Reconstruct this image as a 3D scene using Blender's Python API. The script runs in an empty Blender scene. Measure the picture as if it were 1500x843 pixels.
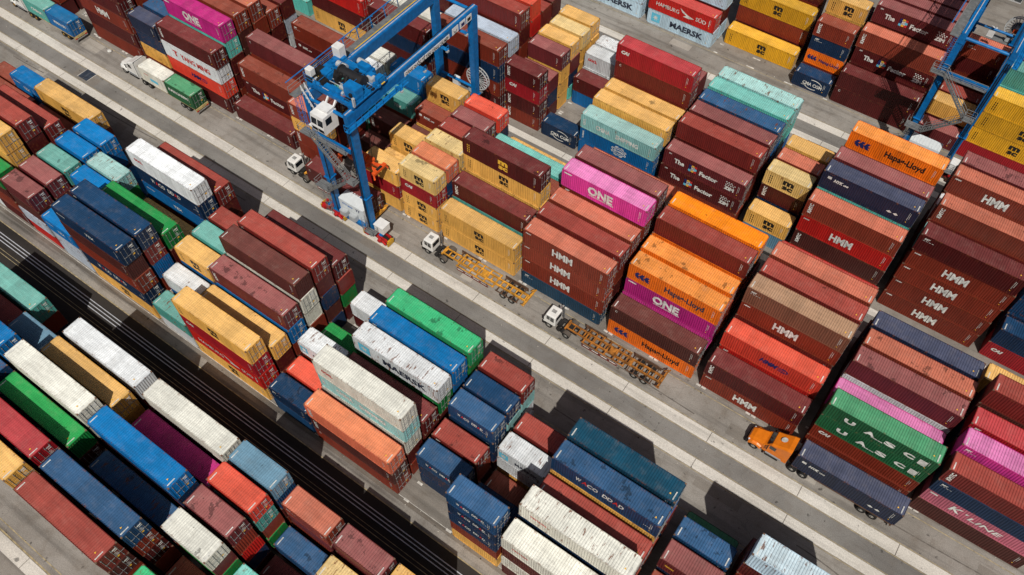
import bpy, bmesh, math, random
import numpy as np
from mathutils import Matrix, Vector
R = math.radians
random.seed(7)
SC = bpy.context.scene
COL = SC.collection

# ---------------------------------------------------------------- camera
FPX, CAMH = 1196.437, 90.2176
RM = [[0.81661548, 0.57716461, 0.00449143], [0.47763540, -0.67138443, -0.56666337], [-0.32404257, 0.46489134, -0.82393717]]
cam = bpy.data.objects.new('camera', bpy.data.cameras.new('camera'))
COL.objects.link(cam)
cam.data.sensor_width = 36.0
cam.data.lens = FPX / 1500.0 * 36.0
cam.data.clip_start = 1.0
cam.data.clip_end = 3000.0
rr, dd, ff = [Vector(v) for v in RM]
cam.matrix_world = Matrix(((rr.x, -dd.x, -ff.x, 0), (rr.y, -dd.y, -ff.y, 0), (rr.z, -dd.z, -ff.z, CAMH), (0, 0, 0, 1)))
SC.camera = cam

# ---------------------------------------------------------------- light
SUN = Vector((0.347, -0.482, 0.804)).normalized()
sun = bpy.data.objects.new('sun', bpy.data.lights.new('sun', 'SUN'))
COL.objects.link(sun)
sun.data.energy = 5.0
sun.data.angle = R(0.5)
sun.data.color = (1.0, 0.955, 0.89)
sun.rotation_euler = SUN.to_track_quat('Z', 'Y').to_euler()
W = bpy.data.worlds.new('World')
SC.world = W
W.use_nodes = True
nt = W.node_tree
nt.nodes.clear()
sky = nt.nodes.new('ShaderNodeTexSky')
sky.sky_type = 'NISHITA'
sky.sun_disc = False
sky.dust_density = 4.0
sky.air_density = 0.8
sky.sun_elevation = math.asin(SUN.z)
sky.sun_rotation = math.atan2(SUN.x, SUN.y)
bg = nt.nodes.new('ShaderNodeBackground')
bg.inputs['Strength'].default_value = 0.05
wo = nt.nodes.new('ShaderNodeOutputWorld')
nt.links.new(sky.outputs[0], bg.inputs['Color'])
nt.links.new(bg.outputs[0], wo.inputs['Surface'])
SC.view_settings.view_transform = 'Standard'
SC.view_settings.look = 'None'
SC.view_settings.exposure = -0.45
SC.view_settings.gamma = 1.0
SC.render.engine = 'CYCLES'
SC.cycles.max_bounces = 5
SC.cycles.diffuse_bounces = 3
SC.cycles.use_denoising = True

# ---------------------------------------------------------------- materials
def lin(c):
    c = c / 255.0
    return c / 12.92 if c <= 0.04045 else ((c + 0.055) / 1.055) ** 2.4

def rgb(t):
    return (lin(t[0]), lin(t[1]), lin(t[2]), 1.0)

class NT:
    def __init__(s, name):
        s.m = bpy.data.materials.new(name)
        s.m.use_nodes = True
        s.t = s.m.node_tree
        s.t.nodes.clear()
        s.out = s.n('ShaderNodeOutputMaterial')
        s.b = s.n('ShaderNodeBsdfPrincipled')
        s.t.links.new(s.b.outputs[0], s.out.inputs['Surface'])
    def n(s, kind, **kw):
        nd = s.t.nodes.new(kind)
        for k, v in kw.items():
            setattr(nd, k, v)
        return nd
    def l(s, a, b):
        s.t.links.new(a, b)
    def val(s, node, key, v):
        if hasattr(v, 'is_linked') or hasattr(v, 'links'):
            s.l(v, node.inputs[key])
        else:
            node.inputs[key].default_value = v
    def math(s, op, a, b=0.0, clamp=False):
        nd = s.n('ShaderNodeMath', operation=op, use_clamp=clamp)
        s.val(nd, 0, a); s.val(nd, 1, b)
        return nd.outputs[0]
    def mix(s, fac, a, b, mode='MIX'):
        nd = s.n('ShaderNodeMix', data_type='RGBA', blend_type=mode)
        s.val(nd, 0, fac); s.val(nd, 6, a); s.val(nd, 7, b)
        return nd.outputs[2]
    def coords(s, scale=(1, 1, 1), world=False):
        tc = s.n('ShaderNodeTexCoord')
        mp = s.n('ShaderNodeMapping')
        mp.inputs['Scale'].default_value = scale
        if world:
            g = s.n('ShaderNodeNewGeometry')
            s.l(g.outputs['Position'], mp.inputs['Vector'])
        else:
            oi = s.n('ShaderNodeObjectInfo')
            va = s.n('ShaderNodeVectorMath', operation='MULTIPLY_ADD')
            s.l(oi.outputs['Location'], va.inputs[0])
            va.inputs[1].default_value = (0.773, 1.31, 2.9)
            s.l(tc.outputs['Object'], va.inputs[2])
            s.l(va.outputs[0], mp.inputs['Vector'])
        return mp.outputs[0]
    def noise(s, vec, scale, detail=3, rough=0.55):
        nd = s.n('ShaderNodeTexNoise')
        s.l(vec, nd.inputs['Vector'])
        nd.inputs['Scale'].default_value = scale
        nd.inputs['Detail'].default_value = detail
        nd.inputs['Roughness'].default_value = rough
        return nd.outputs['Fac']
    def ramp(s, v, lo, hi, a=0.0, b=1.0):
        nd = s.n('ShaderNodeMapRange', interpolation_type='SMOOTHSTEP')
        s.val(nd, 0, v); s.val(nd, 1, lo); s.val(nd, 2, hi); s.val(nd, 3, a); s.val(nd, 4, b)
        return nd.outputs[0]

MATS = {}
def simple(name, col, rough=0.5, metal=0.0, grime=0.25, spec=0.4):
    if name in MATS:
        return MATS[name]
    t = NT(name)
    v = t.coords()
    n = t.noise(v, 1.7, 5)
    f = t.ramp(n, 0.3, 0.75, 1.0 - grime, 1.0 + grime * 0.35)
    sc = t.n('ShaderNodeMix', data_type='RGBA', blend_type='MULTIPLY')
    sc.inputs[0].default_value = 1.0
    sc.inputs[6].default_value = rgb(col)
    cb = t.n('ShaderNodeCombineColor')
    for i in range(3):
        t.l(f, cb.inputs[i])
    t.l(cb.outputs[0], sc.inputs[7])
    t.l(sc.outputs[2], t.b.inputs['Base Color'])
    t.b.inputs['Roughness'].default_value = rough
    t.b.inputs['Metallic'].default_value = metal
    t.b.inputs['Specular IOR Level'].default_value = spec
    MATS[name] = t.m
    return t.m

def paint(name, col, roof=False):
    """weathered container paint; object colour carries brightness jitter, rust and stain amounts"""
    if name in MATS:
        return MATS[name]
    t = NT(name)
    oi = t.n('ShaderNodeObjectInfo')
    sp = t.n('ShaderNodeSeparateColor')
    t.l(oi.outputs['Color'], sp.inputs[0])
    jit, rus, sta = sp.outputs[0], sp.outputs[1], sp.outputs[2]
    v = t.coords()
    big = t.noise(v, 0.33, 4)
    vs = t.coords((0.35, 2.2, 1) if roof else (2.4, 2.4, 0.35))
    strk = t.noise(vs, 1.6, 4, 0.6)
    f = t.math('ADD', t.ramp(big, 0.3, 0.72, 0.92, 1.06), t.ramp(strk, 0.35, 0.7, -0.10, 0.08))
    # sheets were replaced and repainted one by one
    tc = t.n('ShaderNodeTexCoord'); sx = t.n('ShaderNodeSeparateXYZ'); t.l(tc.outputs['Object'], sx.inputs[0])
    cell = t.math('FLOOR', t.math('MULTIPLY', sx.outputs[0], 0.86))
    cv = t.n('ShaderNodeCombineXYZ'); t.l(cell, cv.inputs[0]); t.l(oi.outputs['Random'], cv.inputs[1])
    wn = t.n('ShaderNodeTexWhiteNoise', noise_dimensions='3D'); t.l(cv.outputs[0], wn.inputs['Vector'])
    f = t.math('ADD', f, t.ramp(wn.outputs['Value'], 0.0, 1.0, -0.075, 0.075))
    f = t.math('MULTIPLY', f, t.math('MULTIPLY', jit, 2.0))
    cb = t.n('ShaderNodeCombineColor')
    for i in range(3):
        t.l(f, cb.inputs[i])
    c = t.mix(1.0, rgb(col), cb.outputs[0], 'MULTIPLY')
    if roof:
        dust = t.ramp(t.noise(v, 0.9, 6, 0.65), 0.45, 0.85, 0.0, 0.13)
        c = t.mix(dust, c, rgb((186, 172, 158)))
        # rain-puddle stains left to dry on the roof sheets
        sn = t.noise(v, 0.75, 5, 0.62)
        thr = t.math('SUBTRACT', 0.81, t.math('MULTIPLY', sta, 0.205))
        sm = t.ramp(sn, thr, t.math('ADD', thr, 0.02), 0.0, 0.58)
        c = t.mix(sm, c, rgb((max(col[0] // 3, 18), max(col[1] // 3, 16), max(col[2] // 3, 16))))
        sk = t.noise(v, 5.5, 2, 0.5)
        c = t.mix(t.ramp(sk, 0.72, 0.76, 0.0, 0.35), c, rgb((52, 42, 36)))
    lum = (col[0]+col[1]+col[2])/765.0
    gr = t.noise(t.coords((3.4, 0.55, 1) if roof else (3.4, 3.4, 0.4)), 1.25, 5, 0.66)
    c = t.mix(t.ramp(gr, 0.50, 0.72, 0.0, 0.08+0.32*max(lum-.4, 0)), c, rgb((92, 82, 70)))
    rn = t.noise(t.coords((2.6, 0.6, 1) if roof else (1.6, 1.6, 0.5)), 1.15, 7, 0.68)
    rt = t.math('SUBTRACT', 0.77, t.math('MULTIPLY', rus, 0.19))
    rm = t.ramp(rn, rt, t.math('ADD', rt, 0.05), 0.0, 0.85)
    rustc = t.mix(t.noise(v, 7.0, 3), rgb((70, 36, 22)), rgb((142, 84, 46)))
    c = t.mix(rm, c, rustc)
    # pale scrapes from spreaders and neighbours, rust creeping in from the long edges
    scr = t.noise(t.coords((0.45, 7.0, 1) if roof else (0.5, 1, 6.0)), 1.3, 5, 0.7)
    c = t.mix(t.ramp(scr, 0.68, 0.75, 0, .42), c, rgb((196, 186, 176)))
    if roof:
        ey = t.math('ABSOLUTE', sx.outputs[1])
        edge = t.ramp(ey, 0.86, 1.18)
    else:
        gz = t.math('ABSOLUTE', t.math('SUBTRACT', sx.outputs[2], 1.38))
        edge = t.ramp(gz, 1.0, 1.42)
    en = t.noise(v, 2.6, 5, 0.7)
    em = t.math('MULTIPLY', edge, t.ramp(en, 0.52, 0.66))
    c = t.mix(t.math('MULTIPLY', em, 0.62), c, rustc)
    t.l(c, t.b.inputs['Base Color'])
    t.b.inputs['Roughness'].default_value = 0.6 if roof else 0.52
    t.b.inputs['Specular IOR Level'].default_value = 0.35
    MATS[name] = t.m
    return t.m

# code: (words, side colour, roof colour)
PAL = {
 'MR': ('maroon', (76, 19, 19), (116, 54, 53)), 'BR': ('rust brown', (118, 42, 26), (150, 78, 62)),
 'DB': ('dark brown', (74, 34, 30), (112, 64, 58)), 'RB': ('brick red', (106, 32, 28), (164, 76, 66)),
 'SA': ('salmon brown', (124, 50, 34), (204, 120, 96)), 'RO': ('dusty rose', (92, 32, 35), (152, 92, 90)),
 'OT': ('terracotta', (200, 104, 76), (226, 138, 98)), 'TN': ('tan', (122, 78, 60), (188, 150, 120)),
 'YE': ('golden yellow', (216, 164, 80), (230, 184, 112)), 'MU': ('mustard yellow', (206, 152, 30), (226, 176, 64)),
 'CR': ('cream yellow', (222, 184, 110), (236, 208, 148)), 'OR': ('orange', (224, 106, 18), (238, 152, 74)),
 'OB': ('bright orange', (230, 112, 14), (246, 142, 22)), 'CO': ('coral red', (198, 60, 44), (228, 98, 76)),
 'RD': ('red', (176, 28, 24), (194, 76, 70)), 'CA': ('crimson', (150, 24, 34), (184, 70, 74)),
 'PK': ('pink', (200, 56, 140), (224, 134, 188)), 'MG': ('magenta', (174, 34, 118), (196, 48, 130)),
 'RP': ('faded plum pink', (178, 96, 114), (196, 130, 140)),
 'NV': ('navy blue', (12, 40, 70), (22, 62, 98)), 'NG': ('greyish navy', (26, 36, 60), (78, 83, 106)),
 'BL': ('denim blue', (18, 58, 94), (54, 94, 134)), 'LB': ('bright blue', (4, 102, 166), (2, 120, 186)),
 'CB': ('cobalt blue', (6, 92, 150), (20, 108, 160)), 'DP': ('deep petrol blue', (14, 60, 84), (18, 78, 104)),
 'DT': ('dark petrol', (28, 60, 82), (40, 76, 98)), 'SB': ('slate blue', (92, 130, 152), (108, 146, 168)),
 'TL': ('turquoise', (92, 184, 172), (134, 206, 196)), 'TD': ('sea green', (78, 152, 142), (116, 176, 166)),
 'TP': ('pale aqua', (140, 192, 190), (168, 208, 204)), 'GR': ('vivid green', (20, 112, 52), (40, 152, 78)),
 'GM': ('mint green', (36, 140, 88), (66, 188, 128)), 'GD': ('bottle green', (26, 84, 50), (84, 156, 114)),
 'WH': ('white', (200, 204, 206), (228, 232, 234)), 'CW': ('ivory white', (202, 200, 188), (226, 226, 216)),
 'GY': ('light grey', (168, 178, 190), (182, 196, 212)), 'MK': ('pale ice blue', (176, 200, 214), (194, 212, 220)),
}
WHITE = simple('marking_white', (226, 226, 220), 0.65, 0, 0.38)
BLACK = simple('marking_black', (26, 24, 23), 0.65, 0, 0.4)
NAVYM = simple('marking_navy', (28, 36, 92), 0.6, 0, 0.1)
REDM = simple('marking_red', (196, 44, 40), 0.6, 0, 0.1)
SKYM = simple('marking_sky_blue', (96, 190, 218), 0.6, 0, 0.1)
YELM = simple('marking_yellow', (240, 186, 60), 0.6, 0, 0.1)
DSLATE = simple('marking_slate', (42, 48, 66), 0.6, 0, 0.1)
GALV = simple('galvanised_steel', (150, 152, 152), 0.45, 0.3, 0.2)
GASKET = simple('door_gasket', (40, 36, 34), 0.8)
CAST = simple('corner_casting', (120, 92, 74), 0.7, 0, 0.4)

# ---------------------------------------------------------------- mesh builder
class MB:
    def __init__(s):
        s.v, s.f, s.m = [], [], []
    def quad(s, a, b, c, d, m=0):
        i = len(s.v); s.v += [a, b, c, d]; s.f.append((i, i+1, i+2, i+3)); s.m.append(m); return s
    def poly(s, pts, m=0):
        i = len(s.v); s.v += list(pts); s.f.append(tuple(range(i, i+len(pts)))); s.m.append(m); return s
    def box(s, x0, y0, z0, x1, y1, z1, m=0):
        i = len(s.v)
        s.v += [(x0,y0,z0),(x1,y0,z0),(x1,y1,z0),(x0,y1,z0),(x0,y0,z1),(x1,y0,z1),(x1,y1,z1),(x0,y1,z1)]
        for q in ((0,3,2,1),(4,5,6,7),(0,1,5,4),(1,2,6,5),(2,3,7,6),(3,0,4,7)):
            s.f.append(tuple(i+k for k in q)); s.m.append(m)
        return s
    def bevbox(s, x0, y0, z0, x1, y1, z1, b=0.05, m=0):
        """box with chamfered edges"""
        lo, hi = (x0, y0, z0), (x1, y1, z1)
        bm = bmesh.new()
        bmesh.ops.create_cube(bm, size=1)
        for v in bm.verts:
            v.co = Vector([lo[k] if v.co[k] < 0 else hi[k] for k in range(3)])
        bmesh.ops.bevel(bm, geom=bm.edges[:], offset=b, segments=2, affect='EDGES')
        s.add_bm(bm, m); return s
    def add_bm(s, bm, m=0):
        i = len(s.v)
        bm.verts.index_update()
        s.v += [tuple(v.co) for v in bm.verts]
        for f in bm.faces:
            s.f.append(tuple(i + v.index for v in f.verts)); s.m.append(m)
        bm.free()
    def tube(s, p, q, r, n=6, m=0, r2=None):
        p, q = Vector(p), Vector(q)
        d = (q - p).normalized()
        a = d.orthogonal().normalized(); b = d.cross(a)
        r2 = r if r2 is None else r2
        i = len(s.v)
        for k in range(n):
            t = 2 * math.pi * k / n
            e = a * math.cos(t) + b * math.sin(t)
            s.v.append(tuple(p + e * r)); s.v.append(tuple(q + e * r2))
        for k in range(n):
            j = (k + 1) % n
            s.f.append((i+2*k, i+2*j, i+2*j+1, i+2*k+1)); s.m.append(m)
        s.f.append(tuple(i+2*k for k in reversed(range(n)))); s.m.append(m)
        s.f.append(tuple(i+2*k+1 for k in range(n))); s.m.append(m)
        return s
    def beam(s, p, q, w, h, m=0, w2=None, h2=None, up=(0, 0, 1)):
        """rectangular beam between two points, optional taper"""
        p, q = Vector(p), Vector(q)
        d = (q - p).normalized(); u = Vector(up)
        if abs(d.dot(u)) > 0.98: u = Vector((0, 1, 0))
        a = d.cross(u).normalized(); b = a.cross(d)
        w2 = w if w2 is None else w2; h2 = h if h2 is None else h2
        i = len(s.v)
        for (c, ww, hh) in ((p, w, h), (q, w2, h2)):
            for (sx, sy) in ((-1,-1),(1,-1),(1,1),(-1,1)):
                s.v.append(tuple(c + a * (sx*ww/2) + b * (sy*hh/2)))
        for qd in ((0,3,2,1),(4,5,6,7),(0,1,5,4),(1,2,6,5),(2,3,7,6),(3,0,4,7)):
            s.f.append(tuple(i+k for k in qd)); s.m.append(m)
        return s
    def ring(s, c, axis, r0, r1, w, n=24, m=0):
        """flat ring with rectangular section"""
        c = Vector(c); d = Vector(axis).normalized(); a = d.orthogonal().normalized(); b = d.cross(a)
        i = len(s.v)
        for k in range(n):
            t = 2*math.pi*k/n; e = a*math.cos(t)+b*math.sin(t)
            for (r, h) in ((r0,-w/2),(r1,-w/2),(r1,w/2),(r0,w/2)):
                s.v.append(tuple(c + e*r + d*h))
        for k in range(n):
            j = (k+1) % n
            for q in range(4):
                p = (q+1) % 4
                s.f.append((i+4*k+q, i+4*k+p, i+4*j+p, i+4*j+q)); s.m.append(m)
        return s
    def loft(s, secs, m=0, cap=True):
        """secs: list of equally long loops of points"""
        i = len(s.v); n = len(secs[0])
        for sec in secs: s.v += list(sec)
        for a in range(len(secs)-1):
            for k in range(n):
                j = (k+1) % n
                s.f.append((i+a*n+k, i+a*n+j, i+(a+1)*n+j, i+(a+1)*n+k)); s.m.append(m)
        if cap:
            s.f.append(tuple(i+k for k in reversed(range(n)))); s.m.append(m)
            e = i+(len(secs)-1)*n
            s.f.append(tuple(e+k for k in range(n))); s.m.append(m)
        return s
    def mesh(s, name, mats, fix=True):
        me = bpy.data.meshes.new(name)
        me.from_pydata(s.v, [], s.f)
        for m in mats: me.materials.append(m)
        me.polygons.foreach_set('material_index', s.m)
        if fix:
            bm = bmesh.new(); bm.from_mesh(me)
            bmesh.ops.recalc_face_normals(bm, faces=bm.faces[:])
            bm.to_mesh(me); bm.free()
        me.update()
        return me
    def obj(s, name, mats, parent=None, loc=(0, 0, 0), fix=True):
        return link(name, s.mesh(name, mats if isinstance(mats, (list, tuple)) else [mats], fix), parent, loc)

def link(name, data, parent=None, loc=(0, 0, 0), rz=0.0):
    o = bpy.data.objects.new(name, data)
    COL.objects.link(o)
    o.location = loc
    o.rotation_euler = (0, 0, rz)
    if parent is not None:
        o.parent = parent
    return o

def tag(o, label, cat, group=None):
    o['label'] = label; o['category'] = cat
    if group: o['group'] = group
    return o

def struct(o, kind='structure'):
    o['kind'] = kind
    return o

# ---------------------------------------------------------------- lettering
TXT = {}
def text_geo(body, size, bold=0.0, shear=0.0, width=None, space=1.0):
    """list of (verts, faces) of flat text, x right, y up, centred on its box"""
    key = (body, size, bold, shear, width, space)
    if key in TXT: return TXT[key]
    cu = bpy.data.curves.new('lettering', 'FONT')
    cu.body = body; cu.size = size; cu.offset = bold; cu.shear = shear
    cu.space_character = space; cu.resolution_u = 2
    ob = bpy.data.objects.new('lettering', cu)
    COL.objects.link(ob)
    me = bpy.data.meshes.new_from_object(ob.evaluated_get(bpy.context.evaluated_depsgraph_get()))
    vs = [(v.co.x, v.co.y) for v in me.vertices]
    fs = [tuple(p.vertices) for p in me.polygons]
    bpy.data.objects.remove(ob); bpy.data.curves.remove(cu); bpy.data.meshes.remove(me)
    x0 = min(v[0] for v in vs); x1 = max(v[0] for v in vs)
    y0 = min(v[1] for v in vs); y1 = max(v[1] for v in vs)
    k = (width / (x1 - x0)) if width else 1.0
    vs = [((v[0] - (x0 + x1) / 2) * k, v[1] - (y0 + y1) / 2) for v in vs]
    TXT[key] = (vs, fs)
    return TXT[key]

class Sign:
    """flat lettering in an (x, z) plane facing -y"""
    def __init__(s): s.b = MB()
    def text(s, body, x, z, size, m, bold=0.02, shear=0.0, width=None, space=1.0, rot=0):
        vs, fs = text_geo(body, size, bold, shear, width, space)
        i = len(s.b.v)
        c, sn = math.cos(R(rot)), math.sin(R(rot))
        s.b.v += [(x + c*a - sn*b, 0.0, z + sn*a + c*b) for a, b in vs]
        for f in fs:
            s.b.f.append(tuple(i+k for k in f)); s.b.m.append(m)
        return s
    def rect(s, x0, z0, x1, z1, m, y=0.0):
        s.b.quad((x0,y,z0),(x1,y,z0),(x1,y,z1),(x0,y,z1), m); return s
    def para(s, pts, m, y=-0.004):
        s.b.poly([(p[0], y, p[1]) for p in pts], m); return s
    def disc(s, x, z, rx, rz_, m, n=20, y=0.0):
        s.b.poly([(x+rx*math.cos(2*math.pi*k/n), y, z+rz_*math.sin(2*math.pi*k/n)) for k in range(n)], m); return s
    def arc(s, x, z, rx, rz_, w, a0, a1, m, n=14, y=0.0):
        for k in range(n):
            t0 = R(a0+(a1-a0)*k/n); t1 = R(a0+(a1-a0)*(k+1)/n)
            q = [(x+(rx-w*e)*math.cos(t), y, z+(rz_-w*e)*math.sin(t)) for t, e in ((t0,0),(t1,0),(t1,1),(t0,1))]
            s.b.poly(q, m)
        return s
# ---------------------------------------------------------------- yard data
# one line per stack: slot row length  containers from the ground up
# container = colour[/marking][flags]   flags: - standard height, s stained roof, r rusty, f plain end wall faces the camera
YARD = {}
YARD['A'] = '''
-16 0 40 MR BR RD MR
-16 1 40 MR BR MR MR
-13 0 40 BR MR BR/hmm MR MR
-13 1 40 MR BR MR BR MR
-13 2 40 MR BR MR MR
-11 0 20 BR YE/msc NV NG
-11 1 20 MR BL NV BL
-11 2 20 MR BR MR MR
-11 3 20 MR BR MR
-10 0 40 MR CO/hmmb WH/yang MR/v
-10 1 40 BR MR MR TL MG/one
-10 2 40 MR BR DB DB BR
-10 3 40 BR MR MR BR SA
-10 4 40 CR MR MR BR
-10 5 40 MR WH GY MR
-8 0 40 MR/c
-8 1 40 BR MR/fac BR/vs
-8 2 40 BR MR BR RO/c
-8 3 40 BR MR
-8 4 40 MR
-8 5 40 MR MR/nyk BR/ids
-6 0 20 BR/c BR/v YE/msc SA/v
-6 1 20 MR BR MR DB
-6 2 20 MR BR BR
-6 3 20 GR TD TL TL
-6 4 20 MR WH WH WH
-6 5 20 WH CR WH CW
-5 2 20 DBs
-5 3 20 DB DB/v
-5 4 20 MR BR TD/text
-5 5 20 NV BL LB LB
-4 0 20 YE CA YE
-4 1 20 BR YE
-4 2 20 BR YE YE/msc
-4 3 20 MR DB
-4 4 20 MR YE BR/nyk
-4 5 20 YE MR YE YE/msc
-3 0 20 YE/msc YE/msc CA/cai CR/mscs
-3 1 20 MR NV BL OT/ids
-3 2 20 YE YE YE CRr
-3 3 20 BR MR RB RB
-3 4 20 BR MR NV RO/ids
-3 5 20 MR BR NV COs
-2 0 40 YE/msc YE/msc
-2 1 40 MR TD/ids MR/v
-2 2 40 BR MR YE YE/msc MRs/mscy
-2 3 40 MR BR BR
-2 4 40 BR MR TL
-2 5 40 MR YE
0 0 40 DT/ids- BR/hmm SA/hmm SA/hmm
0 1 40 BR MR BR RB
0 2 40 BR MR SA SA
0 3 40 BR MR MR BR/ids PK/one
0 4 40 MR BR MR MR RO
0 5 40 BR MR BR SA
2 0 40 OR/hap DB/c
2 1 40 MR PK/one MG/one OR/haps
2 2 40 BR OR BR ORs
2 3 40 MR BR BR OR RB
2 4 40 MR BR OR MR OB
2 5 40 BR MR
4 0 40 BR/hmm MR/v
4 1 40 MR RD/ids CO/hmmb
4 2 40 BR MR RB BR/hmm TN/ids
4 3 40 BR MR BR MR RB
4 4 40 MR BR MR BR SA
4 5 40 BR MR BR RD
6 0 40 BR- BR/cai- GD/uasc- GD/uasc-
6 1 40 MR BR- PK
6 2 40 BR MR WH ROs
6 3 40 MR BR DB SAs
6 4 40 BR MR NV NG
6 5 40 MR BR
8 0 40 DB RP/kl- NV/ids- RB/v-
8 1 40 BR MR MR PK/ids
8 2 40 BR NV NV CA/ids
8 3 40 MR BR MR DB RB
8 4 40 BR MR
8 5 40 MR BR YE
'''
YARD['B'] = '''
-11 0 40 TL
-9 0 40 YE/msc MR RD
-9 1 40 MR BR
-7 0 40 MR NV/ids MR
-7 1 40 BR MR CW
-7 2 40 MR BR NV MR
-5 0 40 MR BR NV BR
-5 1 40 BR MR MR GY
-5 2 40 MR BR BR MR RB
-5 3 40 MR BR MR RD CO
-5 4 40 BR MR BR RB
-5 5 40 MR BR MR MR
-3 0 20 BR/v MR/v CA/cai MR/v
-3 1 20 MR NV RO
-3 2 20 YE YE YE RO
-3 3 20 TL NV RO YE
-3 4 20 YE YE YE CR
-3 5 20 YE YE YE YE
-2 0 20 NV/cma
-2 3 20 CB/flo MR/c
-2 4 20 WH WH WH/oocl
-2 5 20 WH CW WH
-1 0 40 CB/ids- CB/flo- TP/chs-
-1 1 40 BR CB YE
-1 2 40 MR YE YE
-1 3 40 MR YE BR/v RB/c CA/cai
-1 4 40 BR MR RB RO
-1 5 40 BR MR
1 0 40 BR MR/fac RO/fac
1 1 40 MR BR MR RB
1 2 40 BR MR MR RO
1 3 40 NV MR CB BLr
1 4 40 TD BR TD TL
1 5 40 NV CB TL TPr
3 0 20 SB YE/msc
3 1 20 MR NV MR/v CR/msc
3 2 20 MR BR MR SAs
3 3 20 BR YE MR YE
4 0 40 BR DB/v RD/hmm SA/v
4 1 40 MR BR MR TL/ids NG/nyk
4 2 40 BR MR MR RB RO
4 3 40 MR BR RB
4 4 40 BR MR OR MR OR/hap
4 5 40 MR BR RB
6 0 40 BR/hmm BR/hmm BR/hmm BR/hmm MR/ids
6 1 40 MR BR RB TP
6 2 40 BR MR MR RB SA/v
6 3 40 MR BR RB WH
6 4 40 BR MR RB MR SA/hmm
6 5 40 MR BR MR MR ROs
8 0 40 CA/cai NV
8 1 40 MR NV BL BL
8 2 40 MR BR BL CB
8 3 40 MR BR RO RO
'''
YARD['C'] = '''
-13 4 40 MR BR
-13 5 20 MR BR
-12 5 20 BR CB LB/text
-11 0 40 WH/sky BR MR
-11 1 40 BR MR YE YE YE
-11 2 40 MR BR MR MR RB/ids
-11 3 40 BR MR DB RB
-11 4 40 BR MR
-11 5 40 MR BR YE/msc
-10 0 20 MR BR MR GR
-9 0 20 RD/ham GY/mae DB ROs
-9 1 20 MR BR MR RO
-9 2 20 BR TD MR TDs
-9 3 20 CB BL NV LB
-9 4 20 CB NV CB LB/ids
-8 0 20 GY/mae GY/mae LB/text
-8 1 20 MR WH
-8 2 20 MR BR LB LB
-8 3 20 NV TD GR TPr
-8 4 20 CB CB
-7 0 40 YE/msc NV/wac BR DBf NV/tex
-7 1 40 CW BR CBf RB NV/ids
-7 2 40 BR MR MR GR
-7 3 40 BR YE
-7 4 40 NV BR CB/tex NV/wac WH/oocl
-7 5 40 MR BR MR RB
-5 0 20 WH TDr
-5 1 20 BR CB WH/ids
-5 2 20 BR MR CB YE/msc
-5 3 20 MR NV BR TD
-5 4 20 MR BR MR RB
-4 0 40 YE/msc RD/ham CA/cai YE/msc
-4 1 40 BR MR YE
-4 2 40 MR BR CB RO/vs
-4 3 40 NV BR CW CW DBf
-4 4 40 NV DB NV MR RB/c
-4 5 40 MR GR RB MR
-2 0 20 BL/wac NV/idss
-2 1 20 BR COs
-2 2 20 TD BR WH/maer
-2 3 20 BR GR
-2 5 20 MR/v WH/tex
-1 0 40 BR/c DB/v OT/v
-1 1 40 BR MR CW/oocl TP/chs CW/oocl
-1 2 40 BR MR MR
-1 3 40 BR MR GR WH/maer
-1 4 40 MR BR CB LB/ids
-1 5 40 BR MR GR GMs
1 1 20 NV/wac NV/wac BL/wac
1 2 20 MR BR RB/idss
1 3 20 BR NV NV BL/wac
1 4 20 MR BR TP NV
1 5 20 WH WH TP RBs
2 0 20 YE/msc BR/tri NV/wac NV/wac BL/wac
2 1 20 NV NVf
2 2 20 BR
2 3 20 YE WH/mae WH/maer
2 4 20 MR BR RB
3 0 40 MR CW/tri MR CW/tri
3 1 40 MR BR NV NV CW/trir
3 2 40 BR MR BR RBs
3 3 40 MR BR MR YE BL/wacs
3 4 40 BR NV MR CB DP
5 1 20 MR BR
5 2 20 MR BR
5 3 20 BR NV RO/tri
5 4 20 MR BR BLs
5 5 20 GD
6 2 40 BR MR
6 3 40 MR BR MR
6 4 40 BR MR BR MR/v MKr
6 5 40 BR MR
'''
YARD['D'] = '''
-8 4 40 MR BR RB
-8 5 40 NV BR TD
-7 0 40 MR BR MR YE
-7 1 40 MR BR CA
-7 2 40 MR BR CB BL
-7 3 40 NV BR CB MR LB
-6 4 20 MR BR NV SB
-5 0 40 MR BR MR MR YE
-5 1 40 NV BR MR BR CA
-5 2 40 MR BR MR GRf
-5 3 40 BR MR BR CW CW
-5 4 40 MR BR YE YE
-5 5 40 BR MR BR WHf
-3 0 40 MR BR BR DB RB
-3 1 40 MR BR MR BR BL/s
-3 2 40 MR BR BLr
-3 3 40 BR MR RO NV LB
-3 4 40 MR BR MG
-3 5 40 BR MR RO CW
-1 0 20 MR BR GR GM
-1 1 20 MR BR
-1 2 20 MR NV GR RO CWs
-1 3 20 MR NV RDf BRf ROs
-1 4 20 BR GR SA TD CO
-1 5 20 MR BR MR BLf SB
0 2 20 MR BR TL
0 3 20 MR
0 4 20 MR BLs
0 5 20 MR BR RO SA/ids
1 3 20 MR BR
1 4 20 BR MR CRr
1 5 20 MR BR MR ROs
2 4 20 MR BR
2 5 20 MR BR MR YE
'''
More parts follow.
